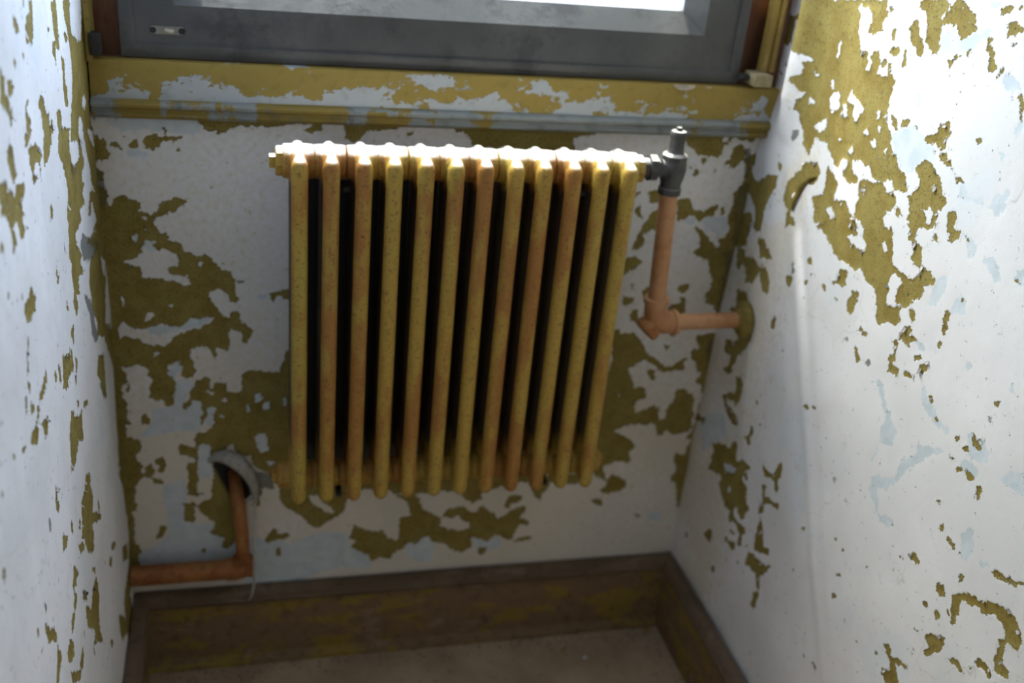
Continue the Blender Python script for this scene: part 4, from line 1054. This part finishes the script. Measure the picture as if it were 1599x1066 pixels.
obj('cross_pipe', tube(bmesh.new(), [EL+hz*.028, END], .0148, 24), M_PIPE, sp)
obj('wall_flange', lathe(bmesh.new(), END+Vector((.002, 0, 0)), (-1, 0, 0), [(0, .036), (.006, .036), (.011, .030), (.014, .021), (.020, .019), (.0205, .0150)], 32), M_OLIVE, sp)

# ------------------------------------------------------------------ return pipe low on the left, hole in the plaster, hanging strand
rp = empty('return_pipe', (.2, -.03, .245), 'rusty orange return pipe low on the left wall, elbowed up into a plaster hole', 'pipe')
obj('floor_run', tube(bmesh.new(), [(-.002, -.034, .2475), (.186, -.034, .2475)], .0195, 22), M_PIPE_R, rp)
obj('elbow', tube(bmesh.new(), [(.170, -.034, .2475), (.186, -.034, .248), (.196, -.034, .251), (.202, -.034, .259), (.203, -.034, .272)], [.0215, .0225, .0235, .0230, .0205], 22), M_PIPE_R, rp)
obj('elbow_plug', lathe(bmesh.new(), (.203, -.034, .252), (1, -.1, 0), [(0, .018), (.016, .021), (.019, .021), (.020, .011)], 20), M_PIPE_R, rp)
obj('riser', tube(bmesh.new(), [(.203, -.034, .268), (.2015, -.033, .32), (.2000, -.030, .352), (.1975, -.018, .380), (.193, .006, .402), (.188, .045, .418)], .0130, 20), M_PIPE_R, rp)
# the hole: bowl behind the wall skin and a raised plaster rim over its top and right side
bm = bmesh.new(); rings = []
cx_, cz_ = .190, .428
for d, k in ((-.002, 1.10), (.014, 1.06), (.032, .95), (.048, .70), (.056, .25)):
    rings.append([bm.verts.new((cx_+(x-cx_)*k, d, cz_+(z-cz_)*k)) for x, z in LENS])
for a, b in zip(rings, rings[1:]):
    for j in range(len(LENS)): bm.faces.new((a[j], a[(j+1) % len(LENS)], b[(j+1) % len(LENS)], b[j]))
bm.faces.new(rings[-1])
obj('hole_lining', bm, M_DARKGREY, wall_back)
rimpts = [(.146, -.001, .474), (.158, -.006, .487), (.176, -.011, .490), (.196, -.014, .480), (.213, -.016, .459), (.2245, -.016, .430), (.228, -.014, .400), (.226, -.010, .376)]
rimr = [.004, .009, .014, .0155, .013, .009, .006, .002]
rb = tube(bmesh.new(), rimpts, rimr, 12)
obj('plaster_rim', rb, M_PLASTER, wall_back)
setp(obj('hanging_strand', tube(bmesh.new(), [(.226, -.014, .384), (.2250, -.046, .34), (.2235, -.066, .28), (.222, -.068, .235), (.217, -.054, .195), (.211, -.036, .170)], [.0026, .0024, .0022, .0024, .0022, .001], 8), M_STRAND),
     'thin pale strand of cobweb hanging from the plaster hole beside the rusty return pipe', 'cobweb')

# ------------------------------------------------------------------ loose flakes curling off the side walls
def flake_mesh(seed, mat, w=.007, h=.010, curl=.9):
    r = random.Random(seed); bm = bmesh.new(); n, m = 4, 5; g = []
    for i in range(m+1):
        t = i/m; row = []
        for j in range(n+1):
            s = j/n-.5; ww = w*(1-.35*abs(t-.4))*(1+r.uniform(-.22, .22)); a = curl*t
            row.append(bm.verts.new((s*ww, -h*(1-math.cos(a))/max(curl, .01)-abs(s)*.0004, -h*math.sin(a)/max(curl, .01)+r.uniform(-.0006, .0006))))
        g.append(row)
    for i in range(m):
        for j in range(n): bm.faces.new((g[i][j], g[i][j+1], g[i+1][j+1], g[i+1][j]))
    me = bpy.data.meshes.new('paint_flake'); 
    geom = bmesh.ops.solidify(bm, geom=bm.faces[:], thickness=.0006)
    bmesh.ops.recalc_face_normals(bm, faces=bm.faces); bm.to_mesh(me); bm.free(); me.materials.append(mat)
    me.polygons.foreach_set('use_smooth', [True]*len(me.polygons)); return me
flakes = [flake_mesh(i, M_FLAKE, random.uniform(.004, .009), random.uniform(.004, .009), random.uniform(.5, 1.3)) for i in range(6)]
def scatter(wall, wear, count, xf, zrot, umax, seed):
    r = np.random.default_rng(seed); n = 0; A = wear.ch['O']; tries = 0
    while n < count and tries < 200000:
        tries += 1; u, z = r.uniform(.03, umax), r.uniform(.25, 1.36)
        i, j = int(u/RES), int(z/RES)
        if not (.30 < A[j, i] < .6 and A[max(j-4, 0), i] > A[j, i]+.15): continue      # torn edge with paint above, bare coat below
        o = link('paint_flake', flakes[r.integers(6)], None, wall)
        o.location = (float(xf(np.array(u), np.array(z))), -u, z); sc_ = r.uniform(.6, 1.25); o.scale = (sc_, sc_, sc_)
        o.rotation_euler = (r.uniform(-.15, .15), r.uniform(-.6, .6), zrot+r.uniform(-.2, .2)); n += 1
scatter(wall_right, wear_r, 90, wall_x_right, -math.pi/2, .95, 1)
scatter(wall_left, wear_l, 60, wall_x_left, math.pi/2, .85, 2)
# the big curl of olive paint low on the right wall's ridge
def curl_strip(name, pts, w, mat, parent, out):
    bm = bmesh.new(); rows = []
    for k, (u, z) in enumerate(pts):
        ww = w*(.35+.65*math.sin(math.pi*(k+.5)/len(pts)))
        x = float(wall_x_right(np.array(u), np.array(z)))
        rows.append([bm.verts.new((x-.0008-out*h, -(u+s*ww), z+.25*s*ww)) for s, h in ((-.5, 0), (-.25, .7), (0, 1), (.25, .85), (.5, .25))])
    for a, b in zip(rows, rows[1:]):
        for j in range(4): bm.faces.new((a[j], a[j+1], b[j+1], b[j]))
    bmesh.ops.solidify(bm, geom=bm.faces[:], thickness=.0008)
    return obj(name, bm, mat, parent)
curl_strip('paint_curl', [(.222, 1.112), (.207, 1.103), (.193, 1.090), (.182, 1.074), (.176, 1.056), (.178, 1.040)], .020, M_OLIVE, wall_right, .003)
# pale chips under the sash
for nm, x, z, s in (('paint_chip', .952, 1.2055, 1.0), ('paint_chip', .998, 1.2045, .28)):
    bm = bmesh.new(); P = [(-.020, .0), (.020, .001), (.018, -.005), (.006, -.009), (-.008, -.008), (-.016, -.004)]
    f = [bm.verts.new((x+a*s, -.0195, z+b_*s)) for a, b_ in P]; g = [bm.verts.new((x+a*s, -.0215-.002*s, z+b_*s*.9)) for a, b_ in P]
    bm.faces.new(f); bm.faces.new(g[::-1])
    for i in range(6): bm.faces.new((f[i], f[(i+1)%6], g[(i+1)%6], g[i]))
    obj(nm, bm, M_PALE, apron)

# ------------------------------------------------------------------ debris on the floor
def chip(bm, x, y, s, z=0.0012):
    n = random.randint(4, 6); a0 = random.uniform(0, 6); t = random.uniform(-.3, .3)
    ang = [a0+2*math.pi*i/n for i in range(n)]
    vs = [(x+s*random.uniform(.6, 1)*math.cos(a), y+s*random.uniform(.5, .9)*math.sin(a)) for a in ang]
    lo = [bm.verts.new((p, q, z+t*(p-x)+abs(t)*s)) for p, q in vs]; hi = [bm.verts.new((p, q, z+.0009+t*(p-x)+abs(t)*s)) for p, q in vs]
    bm.faces.new(lo[::-1]); bm.faces.new(hi)
    for i in range(n): bm.faces.new((lo[i], lo[(i+1)%n], hi[(i+1)%n], hi[i]))
bm = bmesh.new()
for cnt in (260,):
    for _ in range(cnt):
        if random.random() < .7: x, y = random.uniform(.05, 1.07), -.036-abs(random.gauss(0, .022))
        else: x, y = (1.085-abs(random.gauss(0, .02)) if random.random() < .6 else .035+abs(random.gauss(0, .02))), random.uniform(-.6, -.05)
        chip(bm, x, y, random.uniform(.0012, .0034), .0006)
    setp(obj('floor_grit', bm, M_DARKGREY, smooth=False), 'grit and dusty crumbs gathered along the baseboards', 'debris', None, 'stuff')
spots = [(1.068, -.048, .013, M_CHIP, 'ochre paint chip lying in the right rear corner of the floor'), (.865, -.083, .0085, M_CHIP, 'small ochre paint chip on the floor away from the corner'),
         (.905, -.110, .006, M_FLAKE, 'small white paint chip on the floor near the middle'), (.60, -.075, .006, M_CHIP, 'small ochre chip on the floor left of the others')]
for x, y, s, m, lab in spots:
    bm = bmesh.new(); chip(bm, x, y, s, .001); chip(bm, x+s*.3, y+s*.3, s*.6, .003)
    setp(obj('paint_chip', bm, m, smooth=False), lab, 'paint chip')
